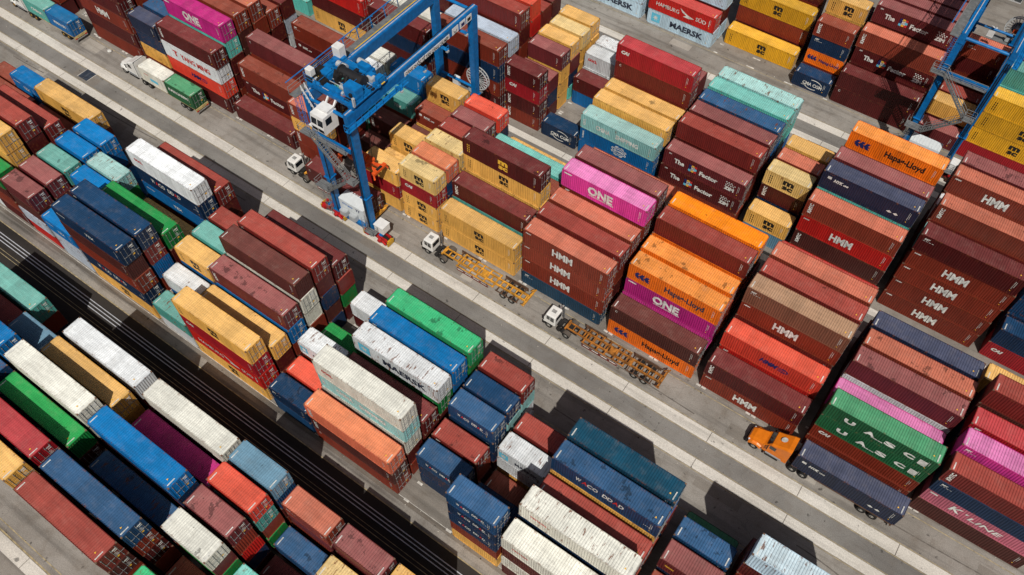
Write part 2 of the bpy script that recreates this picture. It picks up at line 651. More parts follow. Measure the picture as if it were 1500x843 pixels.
YARD['E'] = '''
-4 0 40 MK/mae MK GY
-2 0 40 MK/mae RD/hamb
-2 1 40 MK MR MK/mae MK
0 1 40 MU/msc
0 2 40 MR BR MU/msc
0 3 40 BR MR BR MR
2 0 20 NV/cma
2 1 20 BR OR/hap2 NV/ids BR/v
2 2 20 MR BR YE YE YE/msc
2 3 20 BR MR MR MR
3 0 40 MR/c MR
3 1 40 BR MR MR/fac SA/v
3 2 40 MR BR BR MR RO/fac
3 3 40 BR MR MR MR RO
3 4 40 MR BR MR MR RO
3 5 40 MR BR MR BR RO
5 0 20 RO
5 1 20 MR YE
5 2 20 BR RB/v
5 4 20 MR BR MR SA/ids
6 0 40 CA MU/msc MU/msc MU/msc
6 1 40 MR BR TD TL TD
6 2 40 MR BR MR RO RO
6 3 40 MR BR LB CB LB
'''
# ---------------------------------------------------------------- containers
CW_ = 2.438
L40, L20 = 12.192, 6.058
HC, STD = 2.896, 2.591

def container_body(L, H, flip):
    b = MB(); hw, hl = CW_/2, L/2
    pw, rh = 0.13, 0.12
    xe = hl if not flip else -hl             # door end x; the plain end is opposite
    # posts
    for sx in (-1, 1):
        for sy in (-1, 1):
            x0, x1 = sorted((sx*hl, sx*(hl-pw))); y0, y1 = sorted((sy*hw, sy*(hw-pw)))
            b.box(x0, y0, 0.118, x1, y1, H-0.118, 0)
            # corner castings stand 3 mm proud
            x0, x1 = sorted((sx*(hl+.003), sx*(hl-.178))); y0, y1 = sorted((sy*(hw+.003), sy*(hw-.162)))
            b.box(x0, y0, 0.0, x1, y1, 0.118, 2); b.box(x0, y0, H-0.118, x1, y1, H+.003, 2)
    # side rails
    for sy in (-1, 1):
        y0, y1 = sorted((sy*hw, sy*(hw-0.07)))
        b.box(-hl+.178, y0, 0.01, hl-.178, y1, 0.16, 0)
        b.box(-hl+.178, y0, H-0.10, hl-.178, y1, H-0.006, 0)
    # end rails
    for sx in (-1, 1):
        x0, x1 = sorted((sx*hl, sx*(hl-0.08)))
        b.box(x0, -hw+.162, 0.01, x1, hw-.162, 0.15, 0)
        b.box(x0, -hw+.162, H-0.13, x1, hw-.162, H-0.006, 0)
    # corrugated side walls
    n = int(round((L-2*pw)/0.2765)); p = (L-2*pw)/n
    for sy in (-1, 1):
        yo, yi = sy*(hw-.006), sy*(hw-.058)
        pts = []
        x = -hl+pw
        for k in range(n):
            pts += [(x, yi), (x+p*.26, yi), (x+p*.5, yo), (x+p*.76, yo)]
            x += p
        pts.append((hl-pw, yi))
        for k in range(len(pts)-1):
            a, c = pts[k], pts[k+1]
            q = [(a[0],a[1],.16),(c[0],c[1],.16),(c[0],c[1],H-.10),(a[0],a[1],H-.10)]
            if sy > 0: q.reverse()
            b.quad(*q, 0)
    # plain corrugated end wall
    s = -1 if not flip else 1
    n2 = 8; y = -hw+pw; p2 = (CW_-2*pw)/n2; pts = []
    for k in range(n2):
        pts += [(s*(hl-.055), y), (s*(hl-.055), y+p2*.28), (s*(hl-.012), y+p2*.5), (s*(hl-.012), y+p2*.78)]
        y += p2
    pts.append((s*(hl-.055), hw-pw))
    for k in range(len(pts)-1):
        a, c = pts[k], pts[k+1]
        q = [(a[0],a[1],.15),(c[0],c[1],.15),(c[0],c[1],H-.13),(a[0],a[1],H-.13)]
        if s < 0: q.reverse()
        b.quad(*q, 0)
    # roof sheets, pressed across; flat header plates at both ends
    zt, zb = H-.006, H-.056
    x0, x1 = -hl+.45, hl-.45
    b.quad((-hl+.08,-hw+.07,zt),(x0,-hw+.07,zt),(x0,hw-.07,zt),(-hl+.08,hw-.07,zt), 1)
    b.quad((x1,-hw+.07,zt),(hl-.08,-hw+.07,zt),(hl-.08,hw-.07,zt),(x1,hw-.07,zt), 1)
    n3 = int(round((x1-x0)/0.27)); p3 = (x1-x0)/n3; prof = []
    x = x0
    for k in range(n3):
        prof += [(x, zt), (x+p3*.38, zt), (x+p3*.56, zb), (x+p3*.82, zb)]
        x += p3
    prof.append((x1, zt))
    for k in range(len(prof)-1):
        a, c = prof[k], prof[k+1]
        b.quad((a[0],-hw+.07,a[1]),(c[0],-hw+.07,c[1]),(c[0],hw-.07,c[1]),(a[0],hw-.07,a[1]), 1)
    # floor
    b.quad((-hl,-hw,.05),(-hl,hw,.05),(hl,hw,.05),(hl,-hw,.05), 0)
    return b

def door_leaf(H):
    """one door leaf, hinge side at +y, outer face +x, origin at its lower middle"""
    b = MB(); w = 1.075; h = H-0.30
    b.box(-.05, -w/2, 0, 0, w/2, h, 0)
    npn = 5
    for k in range(npn):
        z0 = h*(k+.08)/npn; z1 = h*(k+.92)/npn
        b.box(0.0, -w/2+.10, z0, .022, w/2-.10, z1, 0)
    b.box(-.03, -w/2-.012, 0, -.004, -w/2, h, 1)
    return b

def lock_bar(H):
    b = MB(); h = H-0.30
    b.tube((.055, 0, -.05), (.055, 0, h+.05), .02, 6, 0)
    for z in (.25, h*.42, h-.3): b.box(.022, -.05, z, .085, .05, z+.07, 0)
    b.box(.05, -.02, h*.40, .08, .42, h*.40+.05, 0)
    return b

def door_marks(H):
    b = MB(); h = H-0.30; x = .026
    rnd = random.Random(3)
    b.quad((x,-.32,h*.80),(x,.34,h*.80),(x,.34,h*.88),(x,-.32,h*.88), 0)
    b.quad((x,-.1,h*.70),(x,.34,h*.70),(x,.34,h*.745),(x,-.1,h*.745), 0)
    for k in range(5):
        z = h*(.60-.045*k); w = rnd.uniform(.2,.6)
        b.quad((x,-.28,z),(x,-.28+w,z),(x,-.28+w,z+.04),(x,-.28,z+.04), 0)
    b.quad((x,-.30,h*.24),(x,.02,h*.24),(x,.02,h*.33),(x,-.30,h*.33), 1)
    return b

DOORM = {}; BODYM = {}
def get_body(L, H, flip):
    k = (L, H, flip)
    if k not in BODYM:
        BODYM[k] = container_body(L, H, flip).mesh('container_shell', [WHITE, WHITE, CAST])
    return BODYM[k]
for H in (HC, STD):
    DOORM[H] = (door_leaf(H).mesh('door', [WHITE, GASKET]), lock_bar(H).mesh('locking_bar', [GALV]), door_marks(H).mesh('door_marking', [WHITE, YELM]))

def side_marks(L, H):
    b = MB(); y = -CW_/2-.004; x = L/2-.62
    for k, (dx, z0, z1, m) in enumerate(((0,1.0,H-.5,0),(.17,1.3,H-.6,0),(.0,.62,.80,1))):
        w = .05 if m == 0 else .12
        nn = 6 if m == 0 else 1
        for q in range(nn):
            a = z0+(z1-z0)*q/nn; c = z0+(z1-z0)*(q+.68)/nn
            b.quad((x+dx-.3,y,a),(x+dx-.3+w,y,a),(x+dx-.3+w,y,c),(x+dx-.3,y,c), m)
    return b
def roof_marks(L, H):
    b = MB(); z = H+.002
    for s in (-1, 1):
        x = s*(L/2-.36)
        for k in range(7):
            y0 = -1.0+k*.135
            b.quad((x-.06,y0,z),(x+.06,y0,z),(x+.06,y0+.115,z),(x-.06,y0+.115,z), 0)
        xx = s*(L/2-.85)
        if L > 8 and s > 0: b.poly([(xx-.11,-.62,z),(xx+.11,-.62,z),(xx,-.42,z)], 1)
    return b
SMARK = {}; RMARK = {}
for L in (L40, L20):
    for H in (HC, STD):
        SMARK[L, H] = side_marks(L, H).mesh('side_marking', [WHITE, YELM], False)
        RMARK[L, H] = roof_marks(L, H).mesh('roof_marking', [WHITE, YELM], False)

# ---------------------------------------------------------------- markings on the sides (z from the container floor, x from its middle)
LOGO = {}
def sign_mesh(s, mats):
    me = s.b.mesh('lettering', mats, False)
    return me
def logo(key, L, H):
    k = (key, L, H)
    if k in LOGO: return LOGO[k]
    s = Sign(); M = [WHITE, BLACK, NAVYM, REDM, SKYM, YELM, DSLATE]
    zc = H*.5; e = L/2
    if key in ('msc', 'mscy', 'mscs'):
        m = 5 if key == 'mscy' else 1
        x = 0.35
        s.text('m', x, zc+.42, 1.32, m, .075, width=1.5); s.text('sc', x+.04, zc-.46, 1.15, m, .055, width=1.42)
        for q in range(8): s.rect(-e+.75+(q % 2)*.28, zc-.7+(q//2)*.38, -e+.86+(q % 2)*.28, zc-.45+(q//2)*.38, 1 if m == 1 else 5)
    elif key == 'hmm':
        s.text('HMM', -.3, zc+.0, 1.72, 0, .07, width=2.95)
        s.text('HMM', -e+.75, H-.42, .28, 0, .012, .3, 0.8)
    elif key == 'hmmb':
        s.text('HMM', -.1, zc, 1.05, 2, .05, .35, width=2.3); s.arc(1.55, zc, .8, .42, .16, -90, 90, 2)
        for q in range(3): s.rect(1.1, zc-.36+q*.26, 1.9, zc-.24+q*.26, 2)
    elif key == 'one':
        s.text('ONE', -.4, zc+.15, 1.85, 0, .085, width=3.6)
        s.text('OCEAN NETWORK EXPRESS', -.2, zc-.72, .27, 0, .01, width=3.6)
        s.rect(-e+.35, H-.48, -e+1.45, H-.26, 0)
    elif key in ('mae', 'maer'):
        sx = -e+e*.26; a = .82 if L > 8 else .6
        s.rect(sx-a, zc-a, sx+a, zc+a, 4)
        for q in range(7):
            t = math.pi*2*q/7+math.pi/2
            s.para([(sx+.2*math.cos(t-.45), zc+.2*math.sin(t-.45)), (sx+.62*a/.82*math.cos(t), zc+.62*a/.82*math.sin(t)), (sx+.2*math.cos(t+.45), zc+.2*math.sin(t+.45)), (sx, zc)], 0)
        if L > 8: s.text('MAERSK', 1.35, zc-.02, 1.45, 6, .06, width=6.2)
        else: s.text('MAERSK', .75, zc-.02, .8, 6, .03, width=3.0)
    elif key in ('ham', 'hamb'):
        if L > 8:
            s.text('HAMBURG', -2.55, zc, 1.0, 0, .01, width=4.3); s.text('SÜD', 3.65, zc+.05, 1.0, 0, .01, width=1.9)
            s.para([(-.3, zc+.85), (.35, zc+.5), (1.2, zc+.05), (2.4, zc-.25), (1.5, zc-.55), (.4, zc-.5), (1.0, zc-.15), (.2, zc+.2)], 0)
            s.rect(e-1.0, zc-.5, e-.9, zc+.6, 0)
        else: s.text('HAMBURG SÜD', 0, zc, .7, 0, .01, width=4.4)
    elif key in ('hap', 'haps', 'hap2'):
        sx = -e+e*.32 if L > 8 else -e+1.1
        f = 1.0 if L > 8 else .75
        for q in range(3):
            xq = sx+(q-1)*.66*f
            s.para([(xq-.42*f, zc-.06), (xq-.08*f, zc+.52*f), (xq+.34*f, zc+.52*f), (xq+.08*f, zc+.02)], 2)
            s.para([(xq-.36*f, zc-.14), (xq+.14*f, zc-.10), (xq+.40*f, zc-.52*f), (xq-.02*f, zc-.52*f)], 2)
        s.rect(sx-.9*f, zc-.16, sx+1.0*f, zc+.04, 2)
        if L > 8: s.text('Hapag-Lloyd', 1.5, zc, 1.35, 1 if key != 'haps' else 6, .04, width=5.2)
        else: s.text('Hapag-Lloyd', .9, zc-.1, .75, 2, .02, width=3.3)
    elif key == 'cma':
        s.text('CMA CGM', .3, zc-.05, .82, 0, .025, width=3.2)
        s.arc(.5, zc, 1.45, .95, .13, 25, 115, 0); s.arc(.3, zc, 1.45, .95, .13, 205, 300, 0)
        s.text('SHIPPING', -1.0, zc-.5, .2, 0, .008)
    elif key == 'fac':
        s.text('The', -3.65, zc+.12, 1.05, 0, .045, width=1.55); s.text('Factor', .85, zc-.05, 1.05, 0, .045, width=2.75)
        cols = [4, 5, 3, 2, 0, 4, 2, 5, 3]
        for q in range(9):
            x = -2.2+(q % 3)*.42; z = zc-.52+(q//3)*.42
            s.rect(x, z, x+.38, z+.38, cols[q])
        s.text('Z', -1.55, zc+.12, .95, 0, .05)
        s.b.v = [(v[0], v[1]-(.004 if i > 0 else 0), v[2]) for i, v in enumerate(s.b.v)]
        s.text('ZIM', 4.0, zc-.3, .78, 0, .05, width=1.45)
        for q in range(11):
            s.disc(3.45+(q % 4)*.36+(.18 if q//4 == 1 else 0), zc+.28+(q//4)*.26, .1, .1, 0, 8)
        s.text('ZIM', -e+.9, H-.42, .26, 0, .012)
    elif key == 'chs':
        s.text('CHINA', -2.35, zc, 1.05, 0, .04, width=2.4); s.text('SHIPPING', 1.6, zc, 1.05, 0, .04, width=3.7)
        s.text('CSCL', -e+.62, zc, .52, 0, .02, rot=90)
    elif key == 'flo':
        x = .55 if L > 8 else .3
        s.arc(x, zc, 1.1, .78, .1, 0, 360, 0, 24); s.arc(x, zc, .85, .5, .1, 0, 360, 0, 20); s.text('FLORENS', x, zc, .36, 0, .02, width=1.3)
        for q in range(8): s.arc(x, zc, 1.3, .95, .12, q*45+8, q*45+32, 0, 3)
        s.text('FLORENS', -e+.55, zc+.1, .34, 0, .012, rot=90)
    elif key == 'uasc':
        for c, x in (('U', -3.3), ('A', -1.0), ('S', 1.2), ('C', 3.3)): s.text(c, x, zc, 1.0, 0, .06, width=1.2)
        s.text('UNITED ARAB', -.1, zc-.42, .2, 0, .012)
        s.rect(4.35, zc-.5, 5.15, zc+.5, 0)
        for q in range(5): s.rect(4.42, zc-.40+q*.18, 5.08, zc-.36+q*.18, 1, -.004)
    elif key == 'kl':
        s.text('K', -2.6, zc+.1, 1.5, 0, .05, .2, width=1.3); s.text('LINE', .6, zc-.1, 1.05, 0, .02, .2, width=3.6); s.para([(-1.6, zc+.5), (-1.3, zc+.5), (-1.5, zc+.2), (-1.65, zc+.2)], 0)
        s.rect(-e+.4, H-.6, -e+1.2, H-.35, 0)
    elif key == 'yang':
        s.para([(-3.9, zc+.55), (-2.9, zc+.55), (-2.9, zc+.3), (-3.2, zc+.3), (-3.2, zc-.55), (-3.55, zc-.55), (-3.55, zc+.3), (-3.9, zc+.3)], 3)
        s.text('YANG MING', .9, zc-.05, 1.35, 3, .05, width=6.4)
    elif key in ('v',):
        s.text('KMTC', -e+.72, zc+.15, .62, 0, .03, rot=90)
    elif key in ('vs',):
        s.text('KMTC', -e+.72, zc+.15, .62, 0, .03, rot=90)
    elif key == 'cai':
        s.text('CAI', -e+1.45, zc+.42, .72, 0, .05, .25, width=1.35)
    elif key in ('oocl',):
        s.text('OOCL', -e+(1.9 if L > 8 else 1.4), zc+.3, .62, 3, .04, width=1.6)
    elif key in ('tri', 'trir'):
        s.text('TRITON', -e+2.2 if L > 8 else -e+1.2, zc+.2, .5, 3 if L > 8 else 5, .02, width=1.9 if L > 8 else 1.0)
    elif key == 'nyk':
        s.rect(-e+.75, zc+.45, -e+1.25, zc+.85, 0); s.text('NYK', -e+2.2, zc+.5, .6, 0, .04, .2, width=1.2); s.text('LINE', -e+3.2, zc+.42, .3, 0, .02, .2)
        s.para([(2.6, zc-.35), (2.95, zc-.1), (3.3, zc-.35), (2.95, zc-.5)], 0); s.para([(3.45, zc-.35), (3.8, zc-.1), (4.1, zc-.35), (3.8, zc-.5)], 0)
    elif key in ('wac', 'wacs'):
        f = 1.0 if L > 8 else .62
        x0 = -.6*f if L > 8 else -.1
        for c, dx, m in (('W', -2.3, 0), ('A', -1.62, 3), ('C', -1.0, 0), ('O', -.38, 0), ('D', .72, 0), ('D', 1.3, 0), ('A', 1.92, 3), ('D', 2.55, 0)):
            s.text(c, x0+dx*f, zc+.3, .95*f+.12, m, .03, .15, width=.62*f)
        for q in range(5): s.rect(e-1.6+q*.2, zc-.2, e-1.52+q*.2, zc-.08, 0)
    elif key in ('text', 'tex'):
        s.text('TEX', .4, zc, .8, 0, .02, .2, width=1.7 if L > 8 else 1.5); s.rect(-e+.6, zc+.5, -e+2.2, zc+.62, 0)
    elif key == 'sky':
        s.text('SKYLINE', 1.5, zc, .9, 2, .03, .2, width=4.2)
    elif key == 'ever':
        s.text('EVERGREEN', -.2, zc+.25, .72, 0, .03, width=4.3)
    elif key == 'chin':
        s.text('CHINA', .3, zc+.1, .8, 0, .03, .15, width=3.0)
    elif key == 'wan':
        s.text('WAN HAI', .2, zc+.1, .8, 0, .03, .15, width=3.2)
    elif key == 'wh':
        s.rect(-e+1.2, zc+.45, -e+2.2, zc+.56, 3); s.rect(-.6, zc-.5, 1.2, zc+.1, 4)
    elif key == 'apl':
        s.text('APL', -e+1.2, zc+.4, .5, 0, .03)
    elif key == 'c':
        s.arc(-e+.85, H-.55, .18, .18, .06, 40, 320, 0)
    elif key in ('ids', 's', 'idss'):
        s.text('RBT', -e+.9, H-.5, .34, 0, .02, .2)
        for q in range(4): s.rect(-e+.5+q*.35, H-.86, -e+.72+q*.35, H-.80, 0)
    else:
        LOGO[k] = None; return None
    LOGO[k] = sign_mesh(s, M)
    return LOGO[k]
MARKWORDS = {'msc': 'with a big black letter emblem', 'mscs': 'with a big black letter emblem', 'mscy': 'with a big yellow letter emblem', 'hmm': 'with bold white block capitals',
 'hmmb': 'with slanted dark blue capitals', 'one': 'with three huge white capitals', 'mae': 'with sky-blue star square', 'maer': 'with sky-blue star square', 'ham': 'with thin white serif lettering', 'hamb': 'with thin white serif lettering',
 'hap': 'with blue crest and black name', 'haps': 'with blue crest and black name', 'hap2': 'with blue crest and name', 'cma': 'with white capitals between two arcs', 'fac': 'with coloured patchwork square between white words',
 'chs': 'with white condensed capitals', 'flo': 'with white ring emblem', 'uasc': 'with widely spaced white capitals', 'kl': 'with white slanted serif lettering', 'yang': 'with red name and emblem',
 'cai': 'with three slanted white capitals', 'oocl': 'with small red capitals', 'nyk': 'with small white name at left', 'tri': 'with small coloured name at left', 'trir': 'with small coloured name at left', 'v': 'with upright white lettering at left', 'vs': 'with upright white lettering at left',
 'wac': 'with white lettering and red As', 'wacs': 'with white lettering and red As', 'text': 'with short white slanted name', 'tex': 'with short white slanted name', 'sky': 'with dark blue lettering', 'ever': 'with long white name', 'chin': 'with white slanted name', 'wan': 'with white slanted name', 'wh': 'with a pale blue panel'}

BLK = {'A': (52.5, 0.0), 'B': (77.1, 0.0), 'C': (20.0, 0.0055), 'D': (-4.2, 0.0), 'E': (110.0, 0.0)}
X0, PITCH = -35.05, 6.73
BOXES = []
def parse(tok):
    c = tok[:2]; rest = tok[2:]
    if '/' in rest: fl, mk = rest.split('/')
    else: fl, mk = rest, ''
    std = mk.endswith('-') or fl.endswith('-')
    mk = mk.rstrip('-'); fl = fl.rstrip('-')
    return c, mk, fl, std
fill = random.Random(11)
for blk, txt in YARD.items():
    for line in txt.strip().splitlines():
        p = line.split()
        k, row, size = int(p[0]), int(p[1]), int(p[2])
        L = L40 if size == 40 else L20
        x = X0 + PITCH*k; z = 0.0
        y = BLK[blk][0] + 2.86*row - BLK[blk][1]*(x+L/2+40)
        if blk == 'E': x -= .3
        if (blk, k) == ('A', 8): x -= .4
        if (blk, k, row) == ('A', 8, 0): y -= .1
        for tier, tok in enumerate(p[3:]):
            c, mk, fl, std = parse(tok)
            H = STD if (std or size == 20) else HC
            jx, jy = (fill.uniform(-.11, .11), fill.uniform(-.065, .065)) if tier else (fill.uniform(-.06, .06), fill.uniform(-.02, .02))
            BOXES.append(dict(blk=blk, k=k, row=row, L=L, H=H, x=x+L/2+jx, y=y+CW_/2+jy, z=z+.003, c=c, mk=mk, fl=fl, tier=tier, n=len(p)-3))
            z += H + .012
NYARD = len(BOXES)

# ---------------------------------------------------------------- which containers does the photograph show? (small depth buffer)
def visible_area(boxes, w=640, h=360):
    zb = np.full((h, w), -1.0); ib = np.full((h, w), -1, int)
    rm = np.array(RM); fx = FPX*w/1500.0
    for i, o in enumerate(boxes):
        hx, hy = o['L']/2, CW_/2
        P = np.array([(o['x']+sx*hx, o['y']+sy*hy, o['z']+sz*o['H']-CAMH) for sz in (0, 1) for (sx, sy) in ((-1,-1),(1,-1),(1,1),(-1,1))])
        Q = P @ rm.T
        iz = 1/Q[:, 2]; U = w/2+fx*Q[:, 0]*iz; V = h/2+fx*Q[:, 1]*iz
        for f in ((4,5,6,7),(0,1,5,4),(1,2,6,5),(3,0,4,7)):
            u, v, q = U[list(f)], V[list(f)], iz[list(f)]
            u0, u1 = max(int(u.min()), 0), min(int(u.max())+1, w-1); v0, v1 = max(int(v.min()), 0), min(int(v.max())+1, h-1)
            if u0 >= u1 or v0 >= v1: continue
            a2 = sum(u[j]*v[(j+1) % 4]-u[(j+1) % 4]*v[j] for j in range(4))
            if a2 >= 0: 
                sg = 1
            else: sg = -1
            if f != (4,5,6,7) and a2 > 0 and False: continue
            gx, gy = np.meshgrid(np.arange(u0, u1+1)+.5, np.arange(v0, v1+1)+.5)
            ins = np.ones(gx.shape, bool)
            for j in range(4):
                e = (u[(j+1) % 4]-u[j])*(gy-v[j])-(v[(j+1) % 4]-v[j])*(gx-u[j])
                ins &= (e*sg >= 0)
            A = np.linalg.lstsq(np.stack([u, v, np.ones(4)], 1), q, rcond=None)[0]
            d = A[0]*gx+A[1]*gy+A[2]
            sub = zb[v0:v1+1, u0:u1+1]; si = ib[v0:v1+1, u0:u1+1]
            m = ins & (d > sub)
            sub[m] = d[m]; si[m] = i
    return np.bincount(ib[ib >= 0].ravel(), minlength=len(boxes))

def add_container(o, name='shipping_container', simple_only=False):
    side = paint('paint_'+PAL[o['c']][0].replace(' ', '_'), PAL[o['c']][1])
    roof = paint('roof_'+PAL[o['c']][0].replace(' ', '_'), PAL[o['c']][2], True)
    H, L = o['H'], o['L']
    flip = 'f' in o['fl']
    rnd = o['rnd']
    colr = (o['jit']*.5, o['rust'], o['stain'], 1)
    root = link(name, get_body(L, H, flip), None, (o['x'], o['y'], o['z']))
    def own(ob, slots):
        ob.color = colr
        for i, m in slots:
            ob.material_slots[i].link = 'OBJECT'; ob.material_slots[i].material = m
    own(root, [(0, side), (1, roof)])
    dm, bm_, mm = DOORM[H]
    s = -1 if flip else 1
    for q in (-1, 1):
        d = link('door', dm, root, (s*(L/2-.035), q*.555, .15), R(180) if flip else 0)
        own(d, [(0, side)])
        for yy in (-.27, .27): link('locking_bar', bm_, d, (0, yy, 0))
        if q*s > 0: link('door_marking', mm, d)
    link('side_marking', SMARK[L, H], root)
    link('roof_marking', RMARK[L, H], root)
    lg = logo(o['mk'], L, H) if o['mk'] else None
    if lg: link('lettering', lg, root, (0, -CW_/2-.006, 0))
    o['ob'] = root
    return root

for i, o in enumerate(BOXES):
    rnd = random.Random(1000+i*7)
    o['rnd'] = rnd
    o['jit'] = rnd.uniform(.86, 1.12)
    light = o['c'] in ('WH', 'CW', 'CR', 'MK', 'TP', 'GY')
    o['rust'] = 1.0 if 'r' in o['fl'] or o['mk'] in ('maer', 'trir') else rnd.choice((.0, .2, .4, .7 if light else .5))
    o['stain'] = 1.0 if 's' in o['fl'] or o['mk'] in ('haps', 'wacs', 'idss', 'vs', 'mscs') else rnd.choice((.0, .2, .45, .75))
# ---------------------------------------------------------------- ground, lanes, runways
def ground_mat(name, col, dark, patch=0.5, dirt=(96, 82, 66), crack=True, track=0.5):
    t = NT(name)
    p = t.coords((1, 1, 1), True)
    ps = t.coords((0.06, 1.0, 1), True)
    big = t.noise(p, 0.07, 5, 0.6)
    med = t.noise(p, 0.6, 6, 0.65)
    fine = t.noise(p, 9.0, 3, 0.7)
    lng = t.noise(ps, 0.9, 4, 0.6)
    c = t.mix(t.ramp(big, 0.36, 0.66), rgb(col), rgb(dark))
    c = t.mix(t.ramp(med, 0.45, 0.75, 0, patch*.55), c, rgb(dirt))
    c = t.mix(t.ramp(lng, 0.47, 0.70, 0, track*.75), c, rgb((52, 49, 46)))
    f = t.ramp(fine, 0.25, 0.75, 0.78, 1.2)
    cb = t.n('ShaderNodeCombineColor')
    for i in range(3): t.l(f, cb.inputs[i])
    c = t.mix(1.0, c, cb.outputs[0], 'MULTIPLY')
    oil = t.noise(p, 1.1, 3, 0.5)
    c = t.mix(t.ramp(oil, 0.66, 0.74, 0, .62), c, rgb((34, 31, 29)))
    if crack:
        vo = t.n('ShaderNodeTexVoronoi', feature='DISTANCE_TO_EDGE')
        wv = t.n('ShaderNodeVectorMath', operation='ADD')
        t.l(p, wv.inputs[0])
        nz = t.n('ShaderNodeTexNoise'); t.l(p, nz.inputs['Vector']); nz.inputs['Scale'].default_value = .8
        t.l(nz.outputs['Color'], wv.inputs[1])
        t.l(wv.outputs[0], vo.inputs['Vector']); vo.inputs['Scale'].default_value = 0.16
        c = t.mix(t.ramp(vo.outputs['Distance'], 0.001, 0.006, .22, 0), c, rgb((40, 38, 36)))
    t.l(c, t.b.inputs['Base Color'])
    t.b.inputs['Roughness'].default_value = 0.85
    t.b.inputs['Specular IOR Level'].default_value = 0.25
    bp = t.n('ShaderNodeBump'); bp.inputs['Strength'].default_value = 0.25; bp.inputs['Distance'].default_value = 0.02
    t.l(fine, bp.inputs['Height']); t.l(bp.outputs[0], t.b.inputs['Normal'])
    return t.m
G_YARD = ground_mat('yard_paving', (146, 140, 132), (118, 112, 105), .7)
G_LANE = ground_mat('lane_asphalt', (152, 147, 140), (128, 123, 116), .7)
G_DARK = ground_mat('worn_asphalt', (136, 133, 128), (112, 109, 105), .4, track=.25)
G_RAIL = ground_mat('rail_lane_asphalt', (52, 48, 45), (40, 37, 35), .5, (66, 56, 46), track=.8)
G_GRAV = ground_mat('oily_paving', (128, 120, 110), (92, 86, 80), .8, track=.7)
CONC = ground_mat('runway_concrete', (214, 209, 200), (198, 193, 183), .4, (160, 150, 136), False, .3)
CONCD = ground_mat('kerb_concrete', (150, 144, 136), (116, 111, 105), .6, (96, 86, 76), False, .9)
YLINE = simple('line_paint_yellow', (172, 156, 120), .8, 0, .5)
WLINE = simple('line_paint_white', (206, 202, 194), .7, 0, .4)

b = MB(); b.quad((-2500,-2500,0),(2500,-2500,0),(2500,2500,0),(-2500,2500,0))
struct(b.obj('ground', G_YARD))
XA, XB = -210.0, 110.0
def sheet(name, mat, y0, y1, z):
    m = MB(); m.quad((XA,y0,z),(XB,y0,z),(XB,y1,z),(XA,y1,z)); return struct(m.obj(name, mat))
sheet('truck_lane', G_LANE, 47.66, 52.2, .004)
sheet('road', G_DARK, 43.58, 46.06, .004)
sheet('truck_lane', G_LANE, 36.9, 42.18, .004)
sheet('truck_lane', G_LANE, 94.2, 99.4, .004)
sheet('truck_lane', G_LANE, 104.6, 109.7, .004)
sheet('road', G_DARK, 100.75, 103.05, .004)
sheet('rail_lane', G_RAIL, 12.6, 18.3, .004)
sheet('road', G_DARK, 71.5, 74.5, .004)
sheet('truck_lane', G_LANE, -8.3, -4.4, .004)

# repair patches, drains and tyre marks on the lanes
PATCH = [ground_mat('patch_dark', (134, 128, 120), (116, 110, 103), .3, crack=False, track=.2), ground_mat('patch_light', (172, 166, 156), (156, 150, 141), .4, crack=False, track=.4)]
prn = random.Random(31)
for q in range(26):
    lane = prn.choice(((48.0, 51.4), (48.0, 51.4), (43.8, 45.9), (37.2, 41.8), (37.2, 41.8), (94.6, 99.0), (-8.0, -5.2), (105, 109)))
    px = prn.uniform(-140, 34); pw_ = prn.uniform(1.2, 6.0); y0 = prn.uniform(lane[0], lane[1]-.8); ph_ = min(prn.uniform(.7, 2.2), lane[1]-y0)
    mb = MB(); mb.quad((px, y0, .006+q*.00004), (px+pw_, y0, .006+q*.00004), (px+pw_, y0+ph_, .006+q*.00004), (px, y0+ph_, .006+q*.00004))
    struct(mb.obj('pavement_patch', [PATCH[q % 3 == 0]]))
TYM = simple('tyre_mark', (112, 106, 99), .9, 0, .4)
for q in range(12):
    yl, px = prn.choice(((49.0, 0), (50.9, 0), (39.0, 0), (41.0, 0), (96.4, 0))), prn.uniform(-135, 20)
    y0 = yl[0]+prn.uniform(-.35, .35); n_ = 10; mb = MB(); dy = prn.uniform(-.7, .7); ln = prn.uniform(5, 16)
    for k in range(n_):
        a0, a1 = k/n_, (k+1)/n_
        ya, yb = y0+dy*a0*a0, y0+dy*a1*a1
        mb.quad((px+ln*a0, ya, .0085), (px+ln*a1, yb, .0085), (px+ln*a1, yb+.16, .0085), (px+ln*a0, ya+.16, .0085))
    if mb.v: struct(mb.obj('tyre_mark', [TYM]))
def runway(y0, y1, mat, step=11.56, off=-131.0, h=.03, gap=.09):
    m = MB(); x = off-step*7
    while x < XB:
        m.box(x+gap/2, y0, -.05, x+step-gap/2, y1, h, 0); x += step
    return struct(m.obj('runway_strip', [mat]))
runway(46.12, 47.62, CONC); runway(42.24, 43.52, CONC, off=-131.0)
runway(70.2, 71.4, CONC, off=-127); runway(74.6, 75.7, CONC, off=-124)
runway(99.5, 100.7, CONC, off=-128); runway(103.1, 104.5, CONC, off=-126)
runway(18.42, 19.5, CONCD, off=-129); runway(-10.1, -8.75, CONC, off=-127)
runway(13.6, 14.7, G_RAIL, off=-125)
